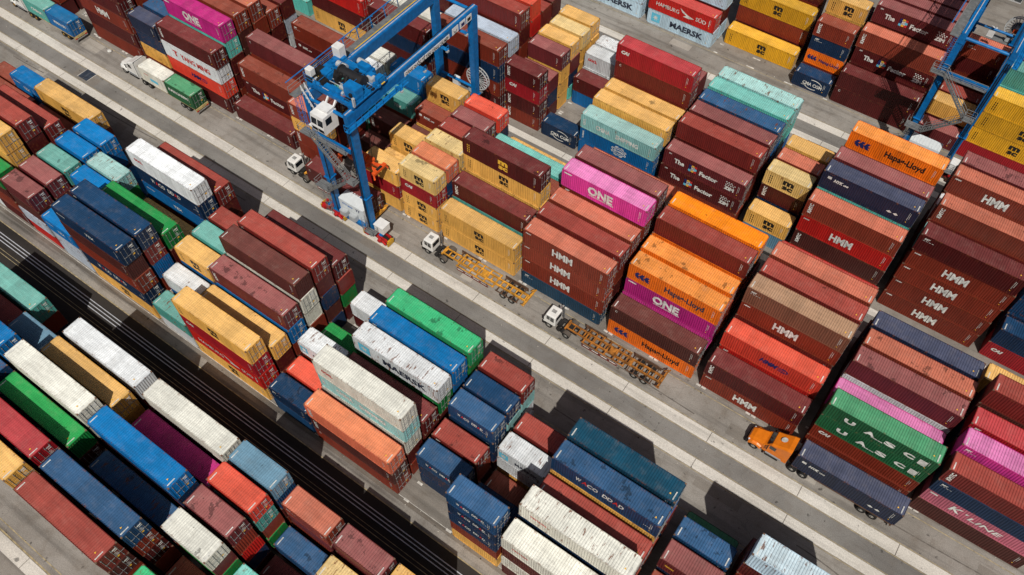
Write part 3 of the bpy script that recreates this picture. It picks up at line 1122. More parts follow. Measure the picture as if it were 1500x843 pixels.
# gravelly shoulder beside the lower-left block's far row
sheet('shoulder', G_GRAV, 19.52, 20.1, .004)
RAILM = simple('rail_steel', (206, 208, 214), .4, .2, .2)
for y in (16.15, 16.58, 17.0):
    m = MB(); m.box(XA, y-.05, 0.0, XB, y+.05, .13)
    struct(m.obj('rail', [RAILM]))
for y, w, mt in ((47.73, .09, YLINE), (46.02, .08, YLINE), (43.63, .08, YLINE), (42.10, .08, YLINE), (51.6, .10, YLINE), (18.30, .12, YLINE),
                 (14.85, .08, YLINE), (-8.62, .16, YLINE), (-7.9, .1, YLINE), (37.3, .10, YLINE), (20.05, .06, WLINE), (104.62, .08, YLINE), (109.4, .1, YLINE), (15.3, .06, YLINE)):
    m = MB(); m.quad((XA,y-w/2,.009),(XB,y-w/2,.009),(XB,y+w/2,.009),(XA,y+w/2,.009))
    struct(m.obj('lane_line', [mt]))
# painted corner marks of empty slots
m = MB()
def corner_marks(k, y0, n=1, L=6.06, e=0):
    for r in range(n):
        for x in (X0+PITCH*k+e, X0+PITCH*k+L+e):
            for y in (y0+2.86*r, y0+2.86*r+2.44):
                m.quad((x-.35,y-.14,.010),(x+.35,y-.14,.010),(x+.35,y+.14,.010),(x-.35,y+.14,.010))
for k in (-2,): corner_marks(k, 77.1+2.86, 2)
for k in (0, 1, 2): corner_marks(k, 109.7, 1, e=-.3)
corner_marks(1, 20.0, 1); corner_marks(-14, 52.5, 2); corner_marks(-2, 31.4, 2)
for k in range(-16, 9): corner_marks(k, 52.35, 1, .6)
struct(m.obj('slot_marking', [WLINE]))

# steel cover plates in the road by the runway
PLATE = simple('plate_steel', (74, 84, 98), .5, .4, .4)
pl = link('cover_plate', None, None, (-116.0, 45.08, 0)); tag(pl, 'blue-grey steel cover plate in two halves let into the road', 'cover plate')
for q in (-1, 1):
    m = MB(); m.box(-1.06 if q < 0 else .03, -.98, 0, -.03 if q < 0 else 1.06, .98, .028); m.obj('plate_half', [PLATE], pl)
m = MB(); m.box(-1.2,-1.02,0,-1.09,1.02,.02); m.box(1.09,-1.02,0,1.2,1.02,.02); m.obj('plate_frame', [WLINE], pl)
# rubble left in an empty slot
rk = MB(); rn = random.Random(5)
for q in range(22):
    x, y, s_ = rn.uniform(-1.6, 1.6), rn.uniform(-.7, .7), rn.uniform(.15, .5)
    bm = bmesh.new(); bmesh.ops.create_icosphere(bm, subdivisions=1, radius=s_)
    for v in bm.verts: v.co = Vector((v.co.x*rn.uniform(.7, 1.3)+x, v.co.y*rn.uniform(.7, 1.2)+y, v.co.z*.6+s_*.3))
    rk.add_bm(bm)
ro = rk.obj('rubble_heap', [simple('rubble', (186, 172, 146), .9, 0, .3)], None, (-125.6, 57.0, 0)); tag(ro, 'small pale heap of rubble on the ground in an empty container slot', 'rubble')
sb = MB()
bm = bmesh.new(); bmesh.ops.create_icosphere(bm, subdivisions=2, radius=.35)
for v in bm.verts: v.co.z = v.co.z*.6+.2; v.co.x *= 1.2
sb.add_bm(bm)
tag(sb.obj('sack', [WHITE], None, (-117.6, 51.0, .004)), 'small white sack lying on the truck lane beside maroon containers', 'sack')

# small litter and grit swept against the lane edges: uncountable, one object
lt = MB(); lr = random.Random(77)
for q in range(420):
    yy = lr.choice((52.0, 51.9, 47.8, 41.9, 37.0, 20.0, 19.8, 94.3, 99.2, 109.5, -4.5, -7.6, 45.0))+lr.gauss(0, .28); xx = lr.uniform(-140, 34); s_ = lr.uniform(.03, .13)
    a = lr.uniform(0, 3.1); ca_, sa_ = math.cos(a)*s_, math.sin(a)*s_*.6; i = len(lt.v); m_ = lr.choice((0, 0, 1))
    lt.v += [(xx-ca_, yy-sa_, .032), (xx+sa_, yy-ca_, .032), (xx+ca_, yy+sa_, .032), (xx-sa_, yy+ca_, .032), (xx, yy, .032+s_*.7)]
    for f in ((0, 1, 4), (1, 2, 4), (2, 3, 4), (3, 0, 4), (3, 2, 1, 0)): lt.f.append(tuple(i+k for k in f)); lt.m.append(m_)
lo = lt.obj('litter', [simple('grit_dark', (58, 52, 46), .9), simple('grit_pale', (190, 184, 172), .9)]); lo['kind'] = 'stuff'; tag(lo, 'scattered grit and small litter along the edges of the paved lanes', 'litter')

# ---------------------------------------------------------------- vehicles
TYRE = simple('tyre_rubber', (28, 27, 26), .85, 0, .3)
RIM = simple('rim_steel', (170, 168, 162), .5, .3, .3)
RIMY = simple('rim_yellow', (206, 160, 60), .5, .2, .3)
CHAS = simple('chassis_black', (34, 32, 31), .6, 0, .3)
GLASS = simple('tinted_glass', (24, 30, 36), .08, 0, .1, .8)
CABW = simple('cab_white', (226, 226, 222), .35, 0, .08)
CABO = simple('cab_orange', (226, 122, 24), .32, 0, .12)
TRL1 = simple('trailer_orange', (222, 158, 56), .55, 0, .5)
TRL2 = simple('trailer_rusty_orange', (176, 112, 42), .65, 0, .65)
TRLB = simple('trailer_brown', (104, 76, 56), .7, 0, .5)
REDP = simple('paint_signal_red', (186, 36, 32), .5, 0, .25)
CHROME = simple('chrome', (190, 192, 194), .2, .8, .1)

def wheel(parent, x, y, r=.52, w=.3, rim=RIM, name='wheel'):
    m = MB()
    prof = [(.55, -w/2), (.92, -w/2), (1.0, -w/2+.06), (1.0, w/2-.06), (.92, w/2), (.55, w/2)]
    n = 18; i = 0
    for k in range(n):
        t = 2*math.pi*k/n
        for pr_, py in prof: m.v.append((r*pr_*math.cos(t), py, r*pr_*math.sin(t)))
    L_ = len(prof)
    for k in range(n):
        j = (k+1) % n
        for q in range(L_):
            p = (q+1) % L_
            m.f.append((k*L_+q, k*L_+p, j*L_+p, j*L_+q)); m.m.append(0)
    o = m.obj(name, [TYRE], parent, (x, y, r))
    c = MB(); c.tube((0,-w*.38,0), (0,w*.38,0), r*.56, 14); c.tube((0,-w*.55,0), (0,w*.55,0), r*.2, 8)
    c.obj('rim', [rim], o)
    return o

def yard_tractor(x, y, label, loaded=False, dirty=False):
    TRLO, TRLB_ = (TRL2, TRLB) if dirty else (TRL1, TRLB)
    t = link('container_truck', None, None, (x, y, 0)); tag(t, label, 'truck', 'white yard tractors with yellow trailers')
    m = MB(); m.beam((.4,-.42,.72),(4.9,-.42,.72),.12,.28); m.beam((.4,.42,.72),(4.9,.42,.72),.12,.28); m.box(.1,-1.15,.45,.45,1.15,.85)
    m.box(.5,-.4,.6,2.0,.4,1.0); m.box(2.0,-.35,.6,2.6,.35,.9); m.tube((2.55,-.75,.75),(2.55,-1.15,.75),.3,10); m.tube((3.1,-.75,.75),(3.1,-1.15,.75),.26,10)
    m.tube((2.35,.55,.75),(2.95,.55,.75),.3,10); m.bevbox(3.1,-.6,1.0,4.4,.6,1.14,.04)
    m.obj('chassis', [CHAS], t)
    c = MB()   # cab with raked windscreen
    def sec(x_, y0, y1, z0, z1, r_=.12):
        return [(x_,y0+r_,z0),(x_,y1-r_,z0),(x_,y1,z0+r_),(x_,y1,z1-r_),(x_,y1-r_,z1),(x_,y0+r_,z1),(x_,y0,z1-r_),(x_,y0,z0+r_)]
    c.loft([sec(.22,-1.12,.62,.95,1.7), sec(.3,-1.15,.65,.9,1.95), sec(.62,-1.13,.63,.9,2.86), sec(1.85,-1.13,.63,.9,2.92), sec(2.0,-1.08,.58,.95,2.8)])
    cab = c.obj('cab', [CABW], t)
    g = MB()
    g.poly([(.29,-.98,1.98),(.29,.48,1.98),(.60,.44,2.70),(.60,-.94,2.70)]); g.obj('windscreen', [GLASS], cab)
    for yy in (-1.15, .65):
        s_ = -1 if yy < 0 else 1
        g = MB(); g.box(.72,yy-.012,1.85,1.18,yy+.012,2.6); g.box(1.28,yy-.012,1.75,1.8,yy+.012,2.6); g.obj('window', [GLASS], cab)
    g = MB(); g.box(2.0,-.9,1.8,2.015,.4,2.6); g.obj('window', [GLASS], cab)
    g = MB(); g.box(1.0,-.5,2.925,1.6,-.02,2.99); g.obj('roof_hatch', [simple('cab_grey', (150, 150, 148), .5)], cab)
    g = MB(); g.tube((.35,-1.35,1.7),(.35,-1.35,2.3),.09,8); g.tube((.5,-1.12,2.4),(.35,-1.35,2.3),.03); g.obj('mirror', [CHAS], cab)
    g = MB(); g.tube((1.95,.95,.8),(1.95,.95,3.3),.09,8); g.tube((1.55,.95,.9),(1.55,.95,2.6),.16,10); g.tube((2.2,.8,.8),(2.2,.8,2.9),.06,6); g.obj('exhaust_stack', [CHROME], t)
    for q in (-1, 1):
        wheel(t, 1.05, q*.98, .52, .32); wheel(t, 3.75, q*1.0, .52, .55)
        g = MB()
        for k in range(8):
            a0, a1 = math.pi*(.12+.76*k/8), math.pi*(.12+.76*(k+1)/8)
            g.quad((3.75+.62*math.cos(a0), q*.70, .52+.62*math.sin(a0)), (3.75+.62*math.cos(a1), q*.70, .52+.62*math.sin(a1)),
                   (3.75+.62*math.cos(a1), q*1.3, .52+.62*math.sin(a1)), (3.75+.62*math.cos(a0), q*1.3, .52+.62*math.sin(a0)))
        if q < 0 or True: g.obj('mudguard', [simple('mudguard_grey', (92, 84, 76), .8)], t)
    f = MB(); z = 1.22
    for q in (-1, 1):
        f.beam((3.3,q*.46,z),(6.0,q*.46,z),.14,.24); f.beam((5.9,q*.46,z-.06),(17.1,q*.46,z-.06),.16,.36)
    for k in range(18): 
        xx = 3.5+k*.78
        f.box(xx-.08,-.39,z-.05,xx+.08,.39,z+.06)
    for xx in (6.2, 8.2, 9.3, 10.6, 12.1): f.box(xx-.09,-1.2,z-.12,xx+.09,1.2,z+.04)
    f.box(3.2,-.75,z-.1,3.42,.75,z+.14); f.box(16.95,-1.25,z-.2,17.2,1.25,z+.12)
    f.box(9.6,-.4,z-.02,10.4,.4,z+.11)
    if dirty:
        for xx in (7.2, 11.3): f.box(xx-.07,-1.15,z-.12,xx+.07,1.15,z+.02)
        f.box(12.4,-.4,z-.02,12.9,.4,z+.11)
    for q in (-1, 1):
        f.beam((6.0,q*1.1,z-.05),(12.2,q*1.1,z-.05),.09,.14)
    tr = f.obj('trailer_frame', [TRLO], t)
    for q in (-1, 1):
        g = MB(); g.beam((17.05,q*1.15,z),(17.35,q*1.5,z+.55),.12,.2); g.beam((16.7,q*1.2,z),(17.1,q*1.45,z+.4),.1,.12); g.obj('corner_guide', [TRLO], tr)
    g = MB()
    for xx in (5.6, 6.4, 7.2, 8.0): g.box(xx-.06,.5,z-.25,xx+.06,1.25,z-.02)
    g.box(5.3,1.2,z-.35,8.4,1.28,z+.25 if not loaded else z); g.box(12.6,1.22,z-.45,16.3,1.3,z+.22 if not loaded else z)
    for xx in (12.8,13.6,14.2,15.2,16.0): g.box(xx-.06,.5,z-.3,xx+.06,1.25,z-.12); g.box(xx-.06,-1.25,z-.3,xx+.06,-.5,z-.12)
    g.box(12.6,-1.27,z-.3,16.2,-1.2,z-.18)
    g.obj('side_rack', [TRLB], tr)
    g = MB()
    for xx in (6.4, 8.8, 11.2): g.beam((xx,-1.22,z-.1),(xx,-1.22,.5),.06,.06)
    g.beam((6.2,-1.22,.55),(11.4,-1.22,.55),.05,.12); g.beam((6.2,-1.22,.85),(11.4,-1.22,.85),.05,.1); g.obj('side_guard', [simple('guard_dull_red', (120, 44, 36), .6, 0, .4)], tr)
    for k in range(4):
        g = MB(); g.beam((6.4+k*1.3,-1.26,.86),(7.3+k*1.3,-1.26,.86),.03,.11); g.obj('reflector_strip', [WHITE], tr)
    for xx in (13.75, 15.15):
        g = MB(); g.tube((xx,-1.0,.52),(xx,1.0,.52),.09,8); g.obj('axle', [CHAS], tr)
        for q in (-1, 1): wheel(t, xx, q*.98, .52, .5)
    return t

def bonnet_truck(x, y, label, cabm, total, rim=RIM):
    t = link('container_truck', None, None, (x, y, 0)); tag(t, label, 'truck', 'bonneted trucks hauling containers')
    m = MB(); m.beam((.6,-.4,.85),(8.2,-.4,.85),.12,.3); m.beam((.6,.4,.85),(8.2,.4,.85),.12,.3); m.box(4.9,-.8,.8,8.0,.8,1.12)
    for q in (-1, 1): m.tube((2.6,q*.98,.62),(4.2,q*.98,.62),.33,12)
    m.obj('chassis', [CHAS], t)
    def sec(x_, hw_, z0, z1, r_=.18):
        return [(x_,-hw_+.03,z0),(x_,hw_-.03,z0),(x_,hw_,z0+.1),(x_,hw_,z1-r_),(x_,hw_-r_,z1),(x_,-hw_+r_,z1),(x_,-hw_,z1-r_),(x_,-hw_,z0+.1)]
    h = MB()
    h.loft([sec(.12,.72,.75,1.35,.3), sec(.25,.84,.62,1.62,.3), sec(.7,.9,.85,1.86,.28), sec(1.5,.95,.95,2.0,.24), sec(2.05,1.0,.95,2.1,.2)])
    for q in (-1, 1):     # wheel arches flare out of the bonnet
        h.loft([[(.35,q*.8,.7),(.35,q*1.16,.7),(.35,q*1.12,1.1),(.35,q*.8,1.2)], [(.75,q*.8,1.05),(.75,q*1.22,1.05),(.75,q*1.16,1.34),(.75,q*.8,1.5)], [(1.35,q*.8,1.12),(1.35,q*1.22,1.12),(1.35,q*1.16,1.36),(1.35,q*.8,1.55)], [(1.9,q*.8,.75),(1.9,q*1.2,.75),(1.9,q*1.14,1.2),(1.9,q*.8,1.4)]])
    h.obj('bonnet', [cabm], t)
    c = MB()
    c.loft([sec(2.02,1.02,.8,2.05,.1), sec(2.35,1.08,.75,2.25,.14), sec(2.85,1.06,.75,3.0,.2), sec(3.5,1.08,.75,3.25,.22), sec(4.6,1.16,.75,3.85,.25), sec(5.1,1.18,.8,3.95,.25)])
    cab = c.obj('cab', [cabm], t)
    g = MB(); g.poly([(2.36,-.9,2.30),(2.36,.9,2.30),(2.80,.84,2.92),(2.80,-.84,2.92)]); 
    g.v = [(v[0]-.03, v[1], v[2]+.03) for v in g.v]; g.obj('windscreen', [GLASS], cab)
    for q in (-1, 1):
        g = MB(); y0, y1 = sorted((q*1.075, q*1.105)); g.box(2.75,y0,1.95,3.5,y1,2.65); g.obj('window', [GLASS], cab)
        g = MB(); g.tube((2.5,q*1.35,1.9),(2.5,q*1.35,2.6),.08,8); g.tube((2.6,q*1.05,2.5),(2.5,q*1.35,2.5),.03); g.obj('mirror', [CHAS], cab)
        g = MB(); g.tube((2.55,q*1.16,.95),(4.5,q*1.16,.95),.13,8); g.box(2.4,q*1.12-.09,.35,3.0,q*1.12+.09,.55); g.obj('step', [CHROME], t)
        g = MB(); g.bevbox(.24,q*.82-.16,1.05,.42,q*.82+.16,1.35,.04); g.obj('headlight', [simple('lamp_glass', (214, 220, 224), .1, 0, .05)], t)
        wheel(t, 1.12, q*1.0, .52, .32, rim)
        for xx in (6.0, 7.35): wheel(t, xx, q*.98, .52, .55, rim)
    g = MB(); g.bevbox(.0,-1.1,.45,.3,1.1,.82,.08); g.obj('bumper', [CHROME if cabm is CABW else CHAS], t)
    g = MB(); g.box(.1,-.5,.88,.16,.5,1.32)
    g.obj('grille', [CHAS], t)
    if cabm is CABO:
        s_ = MB(); s_.poly([(3.75+.34*math.cos(2*math.pi*k/18), .34*math.sin(2*math.pi*k/18), 3.60+.34*math.cos(2*math.pi*k/18)*.5) for k in range(18)]); s_.obj('roof_emblem', [WHITE], cab)
    else:
        s_ = MB(); s_.box(4.92,-1.2,1.0,5.02,1.2,3.97); s_.obj('cab_trim', [CHAS], cab)
    f = MB(); z = 1.18
    for q in (-1, 1): f.beam((5.6,q*.5,z-.05),(total-.05,q*.5,z-.05),.14,.34); f.beam((8.6,q*1.19,z+.07),(total-.1,q*1.19,z+.07),.06,.18)
    for k in range(9): xx = 6+k*(total-6.4)/8; f.box(xx-.08,-1.18,z-.06,xx+.08,1.18,z+.12)
    f.box(total-.16,-1.22,z-.35,total,1.22,z+.14)
    tm = simple('trailer_cream', (196, 176, 120), .6, 0, .4) if cabm is CABW else TRLB
    tr = f.obj('trailer_frame', [tm], t)
    g = MB(); g.box(total-.05,-1.2,.52,total+.05,1.2,.68); g.beam((total-.1,-.7,.6),(total-.1,-.7,1.0),.08,.08); g.beam((total-.1,.7,.6),(total-.1,.7,1.0),.08,.08); g.obj('rear_bumper', [simple('bumper_grey', (150, 148, 144), .5, .2)], tr)
    for q in (-1, 1):
        g = MB(); g.box(total-.02,q*.95-.2,.75,total+.02,q*.95+.2,.95); g.obj('tail_lamp', [REDP], tr)
        for xx in (total-3.3, total-2.0): wheel(t, xx, q*.98, .52, .5, rim)
    for xx in (total-3.3, total-2.0):
        g = MB(); g.tube((xx,-1.0,.52),(xx,1.0,.52),.09,8); g.obj('axle', [CHAS], tr)
    return t

yard_tractor(-49.3, 49.95, 'white yard tractor with empty yellow skeleton trailer beside two golden yellow containers')
yard_tractor(-29.1, 49.65, 'white yard tractor with empty yellow skeleton trailer in front of petrol-blue and orange containers', False, True)
yard_tractor(-74.6, 49.85, 'white yard tractor carrying a maroon container under the blue crane', True)
bonnet_truck(-112.4, 50.25, 'white bonneted truck hauling a white and a green short container', CABW, 18.3)
bonnet_truck(-141.6, 50.35, 'white bonneted truck with turquoise and blue short containers at upper left', CABW, 18.0, RIMY)
bonnet_truck(-.2, 49.7, 'orange bonneted truck hauling a greyish navy long container', CABO, 17.7)
LOADS = [
 (-63.9, 49.85, 1.36, L40, HC, 'MR', 'c', '', 'maroon long container riding on the yard trailer under the blue crane'),
 (-103.35, 50.2, 1.32, L20, STD, 'CW', 'wh', '', 'ivory white short container with pale blue panel, first on the truck trailer'),
 (-97.2, 50.2, 1.32, L20, STD, 'GD', 'ever', 's', 'bottle green short container with stained roof at the rear of the truck trailer'),
 (-132.85, 50.35, 1.32, L20, STD, 'TD', 'chin', '', 'sea green short container directly behind a white truck cab'),
 (-126.65, 50.35, 1.32, L20, STD, 'CB', 'wan', '', 'faded blue short container at the rear of the upper left truck'),
 (11.6, 49.72, 1.32, L40, HC, 'NG', 'nyk', '', 'greyish navy long container riding behind the orange truck cab'),
]
# ---------------------------------------------------------------- rubber-tyred gantry cranes
CBLUE = simple('crane_blue', (8, 106, 172), .48, 0, .26)
CBLUE2 = simple('crane_blue_bright', (14, 116, 184), .45, 0, .25)
DECK = simple('walkway_grating', (122, 124, 124), .6, .2, .3)
CWHT = simple('crane_white', (226, 226, 224), .4, 0, .1)
BLKD = simple('drum_black', (40, 40, 42), .5, 0, .2)
SPRO = simple('spreader_orange', (232, 92, 36), .45, 0, .25)
BOGR = simple('bogie_red', (188, 32, 34), .45, 0, .3)
BUMY = simple('bumper_yellow', (206, 158, 40), .6, 0, .35)
HAZY = simple('hazard_yellow', (232, 184, 40), .6, 0, .1)
GREYB = simple('cabinet_grey', (176, 180, 182), .5, 0, .15)
PALEB = simple('power_house_white', (216, 222, 224), .5, 0, .06)

def rail_run(m, pts, h=1.05, r=.032, step=1.4, mid=True):
    pts = [Vector(p) for p in pts]
    for a, c in zip(pts[:-1], pts[1:]):
        up = Vector((0, 0, h))
        m.tube(a+up, c+up, r, 5)
        if mid: m.tube(a+up*.52, c+up*.52, r*.8, 5)
        n = max(1, int((c-a).length/step))
        for k in range(n+1):
            p = a.lerp(c, k/n); m.tube(p, p+up, r, 5)

def stair(parent, p, q, w, name='staircase'):
    """open steel stair from p down to q with stringers, treads and rails"""
    p, q = Vector(p), Vector(q)
    m = MB(); off = Vector((0, w/2, 0))
    for s_ in (-1, 1):
        m.beam(p+off*s_, q+off*s_, .06, .24)
    n = int(abs(p.z-q.z)/.27)
    for k in range(1, n):
        c = p.lerp(q, k/n); m.box(c.x-.07, c.y-w/2, c.z-.02, c.x+.07, c.y+w/2, c.z+.02)
    o = m.obj(name, [DECK], parent)
    h = MB()
    for s_ in (-1, 1): rail_run(h, [p+off*s_, q+off*s_], 1.0, .03, 1.2)
    h.obj('handrail', [GALV], o)
    return o

def landing(parent, x0, y0, x1, y1, z, sides='nesw'):
    m = MB(); m.box(x0, y0, z-.10, x1, y1, z)
    o = m.obj('landing', [DECK], parent)
    h = MB()
    if 's' in sides: rail_run(h, [(x0,y0,z),(x1,y0,z)])
    if 'n' in sides: rail_run(h, [(x0,y1,z),(x1,y1,z)])
    if 'w' in sides: rail_run(h, [(x0,y0,z),(x0,y1,z)])
    if 'e' in sides: rail_run(h, [(x1,y0,z),(x1,y1,z)])
    h.obj('handrail', [GALV], o)
    return o

def ladder(parent, x, y, z0, z1, cage=True, mat=None):
    m = MB()
    for s_ in (-.23, .23): m.tube((x+s_,y,z0),(x+s_,y,z1),.035,5)
    z = z0+.2
    while z < z1: m.tube((x-.23,y,z),(x+.23,y,z),.025,4); z += .3
    if cage:
        z = z0+2.0
        while z < z1+.1:
            pr_ = [(x+.38*math.sin(R(a)), y-.05-.42*(1+math.cos(R(a)))*.85, z) for a in range(-150, 151, 60)]
            for a, c in zip(pr_[:-1], pr_[1:]): m.tube(a, c, .022, 4)
            z += .8
        for a in (-90, -30, 30, 90):
            px, py = x+.38*math.sin(R(a)), y-.05-.42*(1+math.cos(R(a)))*.85
            m.tube((px,py,z0+2.0),(px,py,z1),.018,4)
    return m.obj('ladder', [mat or GALV], parent)

def crane(x, y, label, ty, spreader_z, sx=0.0):
    C_ = link('gantry_crane', None, None, (x, y, 0)); tag(C_, label, 'crane', 'blue container gantry cranes')
    XL, XR, YR, ZG = -3.2, 3.2, 24.0, 21.5
    # legs taper towards the wheels
    for xx in (XL, XR):
        for yy in (0.0, YR):
            m = MB()
            m.beam((xx, yy, 1.7), (xx, yy, ZG+.44), .72, .80, w2=.88, h2=1.1)
            lg = m.obj('leg', [CBLUE], C_)
            f = MB(); f.box(xx-.58, yy-.58, 1.73, xx+.58, yy+.58, 1.9); f.box(xx-.56, yy-.66, 8.4, xx+.56, yy+.66, 8.5); f.obj('flange', [CBLUE], lg)
    for yy in (0.0, YR):
        m = MB(); m.bevbox(-5.0, yy-.38, 1.05, 5.0, yy+.38, 1.72, .05); m.obj('sill_beam', [CBLUE], C_)
        for s_ in (-1, 1):
            bx = s_*4.0
            g = MB()
            g.beam((bx-2.0, yy-.42, 1.25), (bx+2.0, yy-.42, 1.25), .16, .62); g.beam((bx-2.0, yy+.42, 1.25), (bx+2.0, yy+.42, 1.25), .16, .62)
            g.bevbox(bx-.5, yy-.5, 1.2, bx+.5, yy+.5, 1.85, .06); g.tube((bx-1.9, yy-.62, .95), (bx-1.9, yy+.62, .95), .2, 10)
            g.tube((bx+1.1, yy-.75, 1.45), (bx+1.1, yy-1.15, 1.45), .28, 10); g.bevbox(bx-1.7, yy-.95, 1.0, bx-1.0, yy-.45, 1.55, .05)
            g.beam((bx+.4, yy-.7, 1.7), (bx+1.9, yy-.7, .7), .18, .3)
            bo = g.obj('bogie', [BOGR], C_)
            for wx in (-1.25, 1.25):
                w_ = wheel(bo, bx+wx, yy, .72, .5, REDP)
            for e_ in (-1, 1):
                k = MB(); k.beam((bx+e_*2.15, yy-.62, .75), (bx+e_*2.15, yy+.62, .75), .75, .16, up=(1, 0, 0)); k.box(min(bx+e_*2.0, bx+e_*2.2), yy-.4, .5, max(bx+e_*2.0, bx+e_*2.2), yy+.4, 1.3)
                k.obj('bumper', [BUMY], bo)
            if s_ > 0 and yy == 0:
                k = MB(); k.tube((bx+.3, yy+.2, 1.85), (bx+.3, yy+.2, 2.7), .42, 12); k.obj('motor', [GREYB], bo)
    # girders with trolley rails
    for xx in (XL, XR):
        m = MB(); m.bevbox(xx-.4, -.62, ZG+(.45 if xx > 0 else .1), xx+.4, YR+.75, ZG+1.75, .05)
        gd = m.obj('girder', [CBLUE], C_)
        r_ = MB(); r_.box(xx-.05, -.6, ZG+1.75, xx+.05, YR+.6, ZG+1.87); r_.obj('trolley_rail', [RAILM], gd)
        s_ = MB()
        for k in range(9):
            yy = .8+k*2.7; e_ = 1 if xx > 0 else -1
            x0, x1 = sorted((xx+e_*.40, xx+e_*.406)); s_.box(x0, yy, ZG+.5, x1, yy+.06, ZG+1.7)
        s_.obj('stiffener', [CBLUE2], gd)
    for yy in (-.2, YR+.45):
        m = MB(); m.tube((XL+.4, yy, ZG+.9), (XR-.4, yy, ZG+.9), .22, 10); m.obj('tie_beam', [CBLUE2], C_)
    m = MB(); m.tube((XL+.3, YR, 9.6), (XR-.3, YR, 9.6), .2, 10); m.obj('tie_beam', [CBLUE2], C_)
    # outer walkway on the left girder, handrails both sides
    m = MB(); m.box(XL-1.55, -1.6, ZG+1.5, XL-.5, YR+.7, ZG+1.58)
    for k in range(10): m.beam((XL-.5, -.5+k*2.7, ZG+1.0), (XL-1.45, -.5+k*2.7, ZG+1.48), .08, .1)
    wk = m.obj('walkway', [DECK], C_)
    h = MB(); rail_run(h, [(XL-1.52, -1.6, ZG+1.58), (XL-1.52, YR+.7, ZG+1.58)], 1.1, .035, 1.9)
    h.obj('handrail', [GALV], wk)
    h = MB()      # blue hoops that carry the festoon cable along the walkway
    for k in range(7):
        yy = 8.5+k*2.6
        h.tube((XL-1.75, yy, ZG+1.4), (XL-1.95, yy, ZG+3.0), .08, 6); h.tube((XL-1.95, yy, ZG+3.0), (XL-1.5, yy, ZG+3.25), .08, 6)
    h.tube((XL-1.95, -1.4, ZG+3.0), (XL-1.95, YR+.7, ZG+3.0), .07, 6)
    h.obj('festoon_rail', [CBLUE2], C_)
    fc = MB()
    for q in range(11):
        ya = 8.7+q*1.42
        for e in range(6):
            t0, t1 = e/6, (e+1)/6
            fc.tube((XL-1.95, ya+1.42*t0, ZG+2.95-2.2*t0*(1-t0)), (XL-1.95, ya+1.42*t1, ZG+2.95-2.2*t1*(1-t1)), .045, 5)
    fc.obj('festoon_cable', [BLKD], C_)
    cb_ = MB()
    for e_, yy in ((.56, 0), (.66, 0)): cb_.tube((XR-e_, -.5, ZG+1.5), (XR-e_, YR+.6, ZG+1.5), .04, 5)
    cb_.tube((XL+.46, -.5, 2.0), (XL+.46, -.46, ZG), .06, 6); cb_.tube((XR+.1, -.6, 2.0), (XR+.1, -.66, ZG), .05, 6); cb_.tube((XR-.15, -.6, 2.0), (XR-.15, -.66, ZG), .05, 6)
    cb_.obj('cable_conduit', [CHAS], C_)
    yl = MB(); yl.box(XL-.62, 9, ZG+1.58, XL-.52, YR+.6, ZG+1.66); yl.obj('walkway_edge', [HAZY], wk)
    m = MB(); m.box(XR+.5, -1.5, ZG+.1, XR+1.15, 9.5, ZG+.17); w2 = m.obj('walkway', [CBLUE2], C_)
    h = MB(); rail_run(h, [(XR+1.12, -1.5, ZG+.17), (XR+1.12, 9.5, ZG+.17)], 1.1, .035, 1.2); rail_run(h, [(XR+.5, -1.5, ZG+.17), (XR+1.12, -1.5, ZG+.17)], 1.1, .035, .6); h.obj('handrail', [CBLUE2], w2)
    for yy in (7.5, 12.0, 16.6, 20.6):
        m = MB(); m.box(XR+.5, yy, ZG+.3, XR+1.5, yy+.5, ZG+.36); m.tube((XR+1.45, yy, ZG+.36), (XR+1.45, yy, ZG+.9), .03); m.tube((XR+1.45, yy+.5, ZG+.36), (XR+1.45, yy+.5, ZG+.9), .03); m.tube((XR+1.45, yy, ZG+.9), (XR+1.45, yy+.5, ZG+.9), .03)
        lb = m.obj('lamp_bracket', [CBLUE2], C_)
        k = MB(); k.bevbox(XR+1.25, yy+.05, ZG-.05, XR+1.6, yy+.45, ZG+.25, .04); k.obj('floodlight', [GREYB], lb)
    # lettered panels along the right girder
    pn = MB(); pn.box(XR+.407, 9.6, ZG+.52, XR+.44, 18.6, ZG+1.2); pn.box(XR+.407, 19.2, ZG+.5, XR+.44, 20.5, ZG+1.5); pn.box(XR+.407, 20.8, ZG+.5, XR+.44, 22.0, ZG+1.5); pn.box(XR+.407, 22.2, ZG+.5, XR+.44, 23.3, ZG+1.5)
    po = pn.obj('sign_panel', [CWHT], C_)
    s_ = Sign(); s_.text('CẢNG QUỐC TẾ TÂN CẢNG CÁI MÉP', 0, 0, .66, 0, .02, width=8.6)
    s_.arc(5.75, .15, .36, .36, .12, 180, 360, 0); s_.rect(5.45, -.42, 6.05, -.3, 0); s_.rect(7.0, -.2, 7.7, .3, 1); s_.rect(8.3, -.2, 9.0, .3, 0)
    so = link('lettering', s_.b.mesh('lettering', [BLACK, NAVYM], False), po, (XR+.447, 14.1, ZG+.87)); so.rotation_euler = (0, 0, R(90))
    # front portal beam with platforms, stairs and ladders
    m = MB(); m.beam((XL+.3, -.62, 17.0), (XR-.3, -.62, 17.0), .3, .5); m.obj('portal_beam', [CBLUE], C_)
    landing(C_, XL-.4, -1.35, XR-.6, -.82, 16.9, 's')
    landing(C_, XL-1.5, -1.75, XL+.4, -.65, 17.2, 'swn')
    stair(C_, (XL+.3, -1.25, 17.2), (XR-1.2, -1.25, 12.0), .75)
    landing(C_, XR-1.3, -1.75, XR+.1, -.6, 12.0, 'sen')
    stair(C_, (XR-1.2, -1.55, 11.9), (XL+1.2, -1.55, 7.7), .75)
    landing(C_, XL-1.1, -1.9, XL+1.3, -.6, 7.7, 'swe')
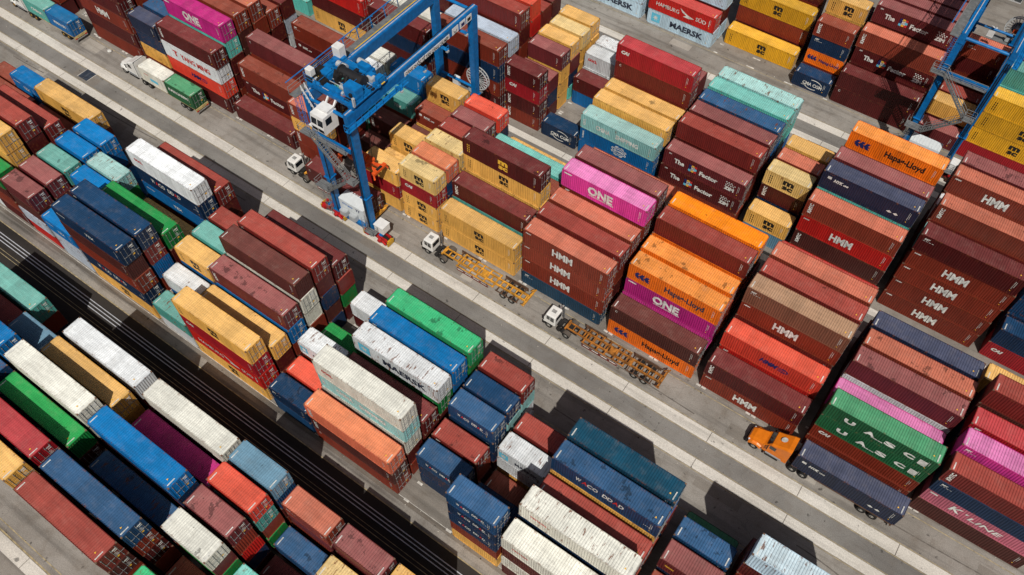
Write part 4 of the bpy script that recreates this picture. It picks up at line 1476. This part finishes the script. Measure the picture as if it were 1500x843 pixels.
    ladder(C_, XL-.4, -.75, .6, 7.7); ladder(C_, XR-.2, -.75, .7, 5.0); ladder(C_, XL-.6, -.9, 17.2, ZG+1.6, True, CBLUE2)
    landing(C_, XR-.2, -1.5, XR+1.5, -.6, 2.6, 'se')
    # power house and cabinets on the sill
    m = MB(); m.bevbox(-2.8, .05, 1.75, 1.7, 1.95, 4.25, .06)
    ph = m.obj('power_house', [PALEB], C_)
    s_ = Sign(); s_.text('eco', -.45, 0, .62, 3, .025, .15); s_.text('TT', .95, .02, .66, 2, .03, .1); s_.text('RTG', -1.45, .05, .4, 3, .02, .2)
    link('lettering', s_.b.mesh('lettering', [WHITE, BLACK, NAVYM, simple('marking_azure', (40, 110, 190), .6, 0, .1)], False), ph, (-.3, .044, 3.5))
    k = MB()
    for q in range(10): k.box(-2.7+q*.45, .1, 4.25, -2.6+q*.45, 1.9, 4.28)
    k.obj('roof_rib', [PALEB], ph)
    for xx in (-2.2, -.5):
        m = MB(); m.bevbox(xx, -.75, 1.8, xx+1.15, .0, 2.8, .06); m.box(xx+.1, -.77, 2.0, xx+1.05, -.752, 2.6); m.obj('air_conditioner', [GREYB], ph)
    m = MB(); m.bevbox(XR+.6, -.3, 2.1, XR+2.2, 1.15, 3.35, .05); m.box(XR+.55, -.35, 3.35, XR+2.25, 1.2, 3.42); m.obj('electrical_cabinet', [CWHT], C_)
    # cable reel on the rear sill platform
    m = MB(); m.box(-.8, YR-.4, 8.0, XR+.4, YR+1.3, 8.12); m.beam((-.6, YR+.2, 8.0), (-.6, YR+.2, 9.6), .12, .12)
    rp = m.obj('reel_platform', [DECK], C_)
    k = MB(); k.bevbox(-.9, YR-.1, 8.15, .1, YR+.6, 9.7, .04); k.obj('electrical_cabinet', [CWHT], rp)
    rc = Vector((XR-.5, YR+1.15, 10.2))
    m = MB(); m.ring(rc, (0, 1, 0), 1.75, 1.9, .08, 36); m.ring(rc+Vector((0, .45, 0)), (0, 1, 0), 1.75, 1.9, .08, 36); m.tube(rc-Vector((0, .5, 0)), rc+Vector((0, .6, 0)), .3, 12)
    for q in range(20):
        a = 2*math.pi*q/20; e_ = Vector((math.cos(a), 0, math.sin(a)))
        m.beam(rc+e_*.25, rc+e_*1.8, .05, .07); m.beam(rc+Vector((0, .45, 0))+e_*.25, rc+Vector((0, .45, 0))+e_*1.8, .05, .07)
    ro_ = m.obj('cable_reel', [simple('reel_pale', (206, 208, 206), .5, .2, .15)], C_)
    m = MB(); m.ring(rc+Vector((0, .22, 0)), (0, 1, 0), .35, .95, .3, 28); m.obj('wound_cable', [BLKD], ro_)
    m = MB(); m.bevbox(rc.x-.9, rc.y-1.0, 8.2, rc.x-.1, rc.y-.5, 9.2, .05); m.obj('reel_motor', [GREYB], ro_)
    m = MB(); m.bevbox(rc.x-.5, rc.y-.95, 9.9, rc.x+.1, rc.y-.55, 10.5, .05); m.obj('motor_housing', [SPRO], ro_)
    # trolley
    zt = ZG+1.95; y0, y1 = ty, ty+6.2
    m = MB()
    for xx in (XL, XR): m.bevbox(xx-.4, y0, zt, xx+.4, y1, zt+.55, .04)
    for yy in (y0+.4, y0+2.6, y0+4.6, y1-.5): m.bevbox(XL+.4, yy-.3, zt+.05, XR-.4, yy+.3, zt+.6, .04)
    m.box(XL-.9, y0+.2, zt+.56, XL+1.6, y1-.2, zt+.62); m.box(XR-1.4, y0+.2, zt+.56, XR+.7, y1-.3, zt+.62)
    tf = m.obj('trolley_frame', [CBLUE], C_)
    h = MB(); rail_run(h, [(XL-.85, y0+.2, zt+.62), (XL-.85, y1-.2, zt+.62)]); rail_run(h, [(XR+.65, y0+.2, zt+.62), (XR+.65, y1-.3, zt+.62)]); rail_run(h, [(XL-.85, y0+.2, zt+.62), (XL+1.0, y0+.2, zt+.62)]); rail_run(h, [(XR-1.0, y0+.2, zt+.62), (XR+.65, y0+.2, zt+.62)])
    h.obj('handrail', [CBLUE2], tf)
    m = MB(); m.tube((-1.0, y0+3.5, zt+1.2), (2.3, y0+3.5, zt+1.2), .66, 20); m.tube((-1.2, y0+3.5, zt+1.2), (-1.0, y0+3.5, zt+1.2), .8, 20); m.tube((2.3, y0+3.5, zt+1.2), (2.5, y0+3.5, zt+1.2), .8, 20)
    m.obj('cable_drum', [BLKD], tf)
    m = MB(); m.bevbox(1.5, y0+1.0, zt+.6, 3.5, y0+2.3, zt+2.15, .06); m.bevbox(-2.9, y0+1.7, zt+.6, -1.4, y0+3.2, zt+1.5, .06); m.bevbox(-2.0, y0+4.7, zt+.6, 2.6, y0+5.5, zt+1.25, .05); m.bevbox(.2, y0+5.0, zt+1.25, 1.8, y0+5.8, zt+1.9, .05); m.bevbox(-1.2, y0+.5, zt+.6, 1.2, y0+1.1, zt+1.1, .05)
    m.obj('machinery_cover', [CBLUE2], tf)
    m = MB(); m.bevbox(-3.9, y0+5.1, zt+.62, -2.7, y0+6.2, zt+2.5, .05); m.bevbox(-4.0, y0+.5, zt+.62, -3.1, y0+1.3, zt+2.2, .05); m.obj('electrical_cabinet', [CWHT], tf)
    m = MB(); m.tube((-2.4, y0+4.3, zt+1.1), (-1.0, y0+4.3, zt+1.1), .42, 12); m.tube((-.6, y0+6.1, zt+1.2), (.8, y0+6.1, zt+1.2), .4, 12); m.tube((3.7, y0+.3, zt+.5), (3.7, y0+.3, zt+1.7), .2, 8); m.obj('hoist_motor', [GREYB], tf)
    m = MB()
    for q in range(5): m.tube((-2.4+q*.5, y0+2.2+(q % 2)*.9, zt+.6), (-1.9+q*.6, y0+2.9, zt+1.5), .12, 6)
    for q in range(4): m.tube((-1.6+q*1.0, y0+2.3, zt+.7), (-1.3+q*.9, y0+2.9, zt+1.6), .2, 8)
    m.obj('hoist_gear', [CHAS], tf)
    rg = random.Random(21)
    for mt, nm, cnt in ((CBLUE2, 'machine_box', 9), (CHAS, 'gearbox', 10), (GREYB, 'junction_box', 7), (CBLUE, 'brake_housing', 7)):
        for q in range(cnt):
            m = MB(); px, py = rg.uniform(-3.6, 3.6), rg.uniform(y0+.3, y1-.3); sx_, sy_, sz_ = rg.uniform(.18, .55), rg.uniform(.18, .55), rg.uniform(.3, 1.0)
            if rg.random() < .35: m.tube((px-sx_, py, zt+.75), (px+sx_, py, zt+.75), .16+sz_*.12, 10); m.box(px-sx_*.8, py-.2, zt+.5, px+sx_*.8, py+.2, zt+.65)
            else: m.bevbox(px-sx_, py-sy_, zt+.5, px+sx_, py+sy_, zt+.62+sz_, .04)
            m.obj(nm, [mt], tf)
    m = MB()
    for q in range(9):
        yy = y0+.5+q*.62; m.tube((-3.5+rg.uniform(0, .8), yy, zt+.68), (rg.uniform(-.5, 3.4), yy+rg.uniform(-.3, .3), zt+.68+rg.uniform(0, .3)), .05, 5)
    m.obj('pipework', [GREYB], tf)
    h = MB(); rail_run(h, [(-1.6, y0+.3, zt+.62), (-1.6, y1-.3, zt+.62)]); rail_run(h, [(1.8, y0+2.6, zt+.62), (1.8, y1-.3, zt+.62)]); h.obj('handrail', [CBLUE2], tf)
    m = MB()
    for q in range(4): m.box(XL-.1+q*.34, y0+1.0, zt+.63, XL+.1+q*.34, y0+1.7, zt+.66)
    for q in range(3): m.box(XR-.1+q*.34, y0+4.9, zt+.63, XR+.1+q*.34, y0+5.5, zt+.66)
    m.obj('hazard_stripe', [HAZY], tf)
    # operator's cabin hung in front under the trolley
    m = MB()
    m.loft([[(-1.1, y0-2.6, 20.0), (.95, y0-2.6, 20.0), (.95, y0-.3, 20.0), (-1.1, y0-.3, 20.0)], [(-1.1, y0-2.75, 20.9), (.95, y0-2.75, 20.9), (.95, y0-.25, 20.9), (-1.1, y0-.25, 20.9)], [(-1.1, y0-2.5, 22.6), (.95, y0-2.5, 22.6), (.95, y0-.25, 22.6), (-1.1, y0-.25, 22.6)]])
    m.box(-.8, y0-1.6, 22.6, .9, y0-.4, 23.0); m.beam((-.4, y0-.4, 22.9), (-.4, y0+.4, zt+.3), .2, .2); m.beam((.8, y0-.4, 22.9), (.8, y0+.4, zt+.3), .2, .2)
    ca = m.obj('operator_cabin', [CWHT], C_)
    g = MB()
    for q in range(2):
        a = -.98+q*1.0
        g.quad((a, y0-2.715, 21.25), (a+.86, y0-2.715, 21.25), (a+.86, y0-2.585, 22.15), (a, y0-2.585, 22.15)); g.quad((a, y0-2.67, 20.25), (a+.86, y0-2.67, 20.25), (a+.86, y0-2.765, 20.85), (a, y0-2.765, 20.85))
    g.obj('window', [GLASS], ca)
    g = MB(); g.quad((.962, y0-2.2, 21.2), (.962, y0-1.2, 21.2), (.962, y0-1.2, 22.2), (.962, y0-2.2, 22.2)); g.obj('window', [GLASS], ca)
    ld = MB(); stair_p = [(-3.3, y0-1.2, zt+.3), (-1.5, y0-1.2, 20.4)]
    rail_run(ld, stair_p, .9, .035, .5); rail_run(ld, [(-3.3, y0-.6, zt+.3), (-1.5, y0-.6, 20.4)], .9, .035, .5); ld.box(-2.1, y0-2.4, 19.9, -1.1, y0-.3, 19.98)
    ld.obj('cabin_ladder', [CWHT], ca)
    # spreader on its ropes
    zs = spreader_z; yc = ty+3.4
    m = MB(); m.bevbox(sx-1.6, yc-.9, zs+.25, sx+1.6, yc+.9, zs+.75, .05); m.beam((sx-3.0, yc-.4, zs+.2), (sx+3.0, yc-.4, zs+.2), .3, .35); m.beam((sx-3.0, yc+.4, zs+.2), (sx+3.0, yc+.4, zs+.2), .3, .35)
    m.bevbox(sx-.9, yc-.6, zs+.8, sx+.9, yc+.6, zs+1.3, .05)
    sp = m.obj('spreader', [SPRO], C_)
    for s_ in (-1, 1):
        m = MB(); xx = sx+s_*3.0
        m.bevbox(xx-.28, yc-1.25, zs, xx+.28, yc+1.25, zs+.42, .05)
        for q in (-1, 1): m.beam((xx, yc+q*1.15, zs+.3), (xx+s_*.28, yc+q*1.35, zs-.55), .22, .14)
        m.beam((xx, yc-.9, zs+.2), (sx+s_*1.4, yc, zs+.6), .16, .2); m.beam((xx, yc+.9, zs+.2), (sx+s_*1.4, yc, zs+.6), .16, .2)
        m.obj('end_beam', [SPRO], sp)
        m = MB(); m.box(xx-.2, yc-.5, zs+.43, xx+.2, yc+.5, zs+.47); m.obj('end_plate', [CHAS], sp)
    for xx in (-1.3, 1.3):
        for yy in (-.7, .7):
            m = MB(); m.tube((sx+xx, yc+yy, zs+.8), (xx*.85, yc+yy*1.6, zt+.1), .045, 5); m.obj('hoist_rope', [CHAS], C_)
    return C_

crane(-59.35, 46.9, 'blue gantry crane with white cabin and orange spreader straddling the middle of the yard', .4, 9.6, -.6)
crane(1.15, 103.8, 'blue gantry crane cut off by the upper right corner, in shade beside mustard yellow containers', 17.6, 18.2)

# ---------------------------------------------------------------- place containers
extra = []
for (x, y, z, L, H, c, mk, fl, lab) in LOADS:
    extra.append(dict(blk='T', k=0, row=0, L=L, H=H, x=x, y=y, z=z+.01, c=c, mk=mk, fl=fl, tier=0, n=1, lab=lab, rnd=random.Random(int(x*10)), jit=1.0, rust=.2, stain=1.0 if 's' in fl else .2))
ALL = BOXES + extra
area = visible_area(ALL)
order = sorted(range(len(BOXES)), key=lambda i: -area[i])
NKEEP = 300 - len(extra)
keep = set(i for i in order[:NKEEP] if area[i] > 0)
shown = [i for i in range(len(BOXES)) if area[i] > 25 or i in keep]
print('containers', len(BOXES), 'in view', len(shown), 'individual', len(keep)+len(extra), 'smallest kept', area[order[NKEEP-1]])

# ---------------------------------------------------------------- labels that single each container out
ORD = ['front', 'second', 'third', 'fourth', 'fifth', 'sixth']
NTH = ['first', 'second', 'third', 'fourth', 'fifth', 'sixth', 'seventh', 'eighth', 'ninth', 'tenth', 'eleventh', 'twelfth', 'thirteenth', 'fourteenth', 'fifteenth', 'sixteenth', 'seventeenth', 'eighteenth', 'nineteenth', 'twentieth']
BWORD = {'A': 'main crane block', 'B': 'block behind main crane', 'C': 'block below concrete road', 'D': 'lower left block', 'E': 'farthest upper block'}
stack = {}
for i, o in enumerate(BOXES): stack.setdefault((o['blk'], o['row'], o['k']), []).append(i)
seen_stacks = {}
for key, ids in stack.items():
    if any(area[i] > 25 for i in ids): seen_stacks.setdefault(key[:2], []).append(key[2])
for v in seen_stacks.values(): v.sort()
def feats(i):
    o = BOXES[i]; ids = stack[o['blk'], o['row'], o['k']]
    col = PAL[o['c']][0]; size = 'long' if o['L'] > 8 else 'short'
    mk = MARKWORDS.get(o['mk'], '')
    t = o['tier']; n = len(ids); d = n-1-t
    tier = 'topmost' if d == 0 and n > 1 else 'alone on ground' if n == 1 else ('bottom' if t == 0 else ('', 'second', 'third', 'fourth', 'fifth')[d]+' from top')
    below = PAL[BOXES[ids[t-1]]['c']][0] if t > 0 and area[ids[t-1]] > 25 else ''
    above = PAL[BOXES[ids[t+1]]['c']][0] if d > 0 else ''
    flag = 'heavily stained ' if o['stain'] == 1.0 and d == 0 else 'rust-streaked ' if o['rust'] == 1.0 and d == 0 else ''
    front = ''
    fr = stack.get((o['blk'], o['row']-1, o['k']))
    if fr and area[fr[-1]] > 60: front = PAL[BOXES[fr[-1]]['c']][0]
    return dict(base=f'{flag}{col} {size} container {mk}'.strip(), col=f'{flag}{col} {size} container', tier=tier, below=below, above=above, front=front)
F = {i: feats(i) for i in shown}
def cands(i):
    f = F[i]; o = BOXES[i]
    yield ('b', f['base']), f['base']
    tp = {'topmost': ', topmost of its stack', 'alone on ground': ', standing alone on ground', 'bottom': ', bottom of its stack'}.get(f['tier'], ', '+f['tier']+' of its stack')
    yield ('bt', f['base'], f['tier']), f['base']+tp
    if f['below'] and not f['above']: yield ('bb', f['base'], f['below'], 'top'), f['base']+f", topmost, on a {f['below']} one"
    if f['below'] and f['above']: yield ('bab', f['base'], f['below'], f['above']), f['base']+f" between {f['above']} above and {f['below']} below"
    if f['front'] and f['tier'] == 'topmost': yield ('bf', f['base'], f['front'], 'top'), f['base']+f", topmost, right behind a {f['front']} one"
CK = {}
for i in shown:
    for key, t in cands(i): CK[key] = CK.get(key, 0)+1
used = set()
def label_for(i):
    o = BOXES[i]; f = F[i]
    for key, t in cands(i):
        if CK[key] == 1 and 4 <= len(t.split()) <= 16 and t not in used: return t
    nth = NTH[seen_stacks[o['blk'], o['row']].index(o['k'])]
    tw = {'topmost': 'topmost', 'alone on ground': 'on ground', 'bottom': 'bottom'}.get(f['tier'], f['tier'].replace(' from top', ' down'))
    t = f"{f['col']}, {tw}, {nth} stack from left, {ORD[o['row']]} row, {BWORD[o['blk']]}"
    if len(t.split()) > 16: t = t.replace('heavily ', '')
    return t
hidden = []
for i, o in enumerate(BOXES):
    if i in keep:
        ob = add_container(o)
        lb = label_for(i); used.add(lb)
        tag(ob, lb, 'container', 'stacked shipping containers')
    else: hidden.append(o)
for o in extra:
    ob = add_container(o); tag(ob, o['lab'], 'container', 'containers on trucks')

# the least visible containers: one object
vs, fs, ms, mats = [], [], [], []
def midx(m):
    if m not in mats: mats.append(m)
    return mats.index(m)
CACHE = {}
nv = 0
for o in hidden:
    k = (o['L'], o['H'], 'f' in o['fl'])
    if k not in CACHE:
        me = get_body(*k)
        co = np.empty(len(me.vertices)*3, np.float32); me.vertices.foreach_get('co', co)
        co = co.reshape(-1, 3)
        fl_ = [list(p.vertices) for p in me.polygons]; mi = [p.material_index for p in me.polygons]
        # closed door leaves, flat
        H, L = o['H'], o['L']; s = -1 if 'f' in o['fl'] else 1; n0 = len(co); xd = s*(L/2-.035)
        co = np.vstack([co, np.array([(xd,-1.09,.15),(xd,1.09,.15),(xd,1.09,H-.14),(xd,-1.09,H-.14)], np.float32)])
        fl_.append([n0, n0+1, n0+2, n0+3] if s > 0 else [n0+3, n0+2, n0+1, n0]); mi.append(0)
        CACHE[k] = (co, fl_, mi)
    co, fl_, mi = CACHE[k]
    name = PAL[o['c']][0].replace(' ', '_')
    a = midx(paint('paint_'+name, PAL[o['c']][1])); r_ = midx(paint('roof_'+name, PAL[o['c']][2], True)); c_ = midx(CAST)
    vs.append(co+np.array([o['x'], o['y'], o['z']], np.float32))
    fs += [[q+nv for q in f] for f in fl_]; ms += [(a, r_, c_)[q] for q in mi]
    nv += len(co)
if vs:
    me = bpy.data.meshes.new('stacked_containers')
    me.from_pydata(np.vstack(vs).tolist(), [], fs)
    for m in mats: me.materials.append(m)
    me.polygons.foreach_set('material_index', ms)
    me.update()
    st = link('stacked_containers', me); st.color = (.5, .2, .2, 1); st['kind'] = 'stuff'
    tag(st, 'mass of stacked containers mostly hidden inside and behind the visible stacks', 'container stacks')
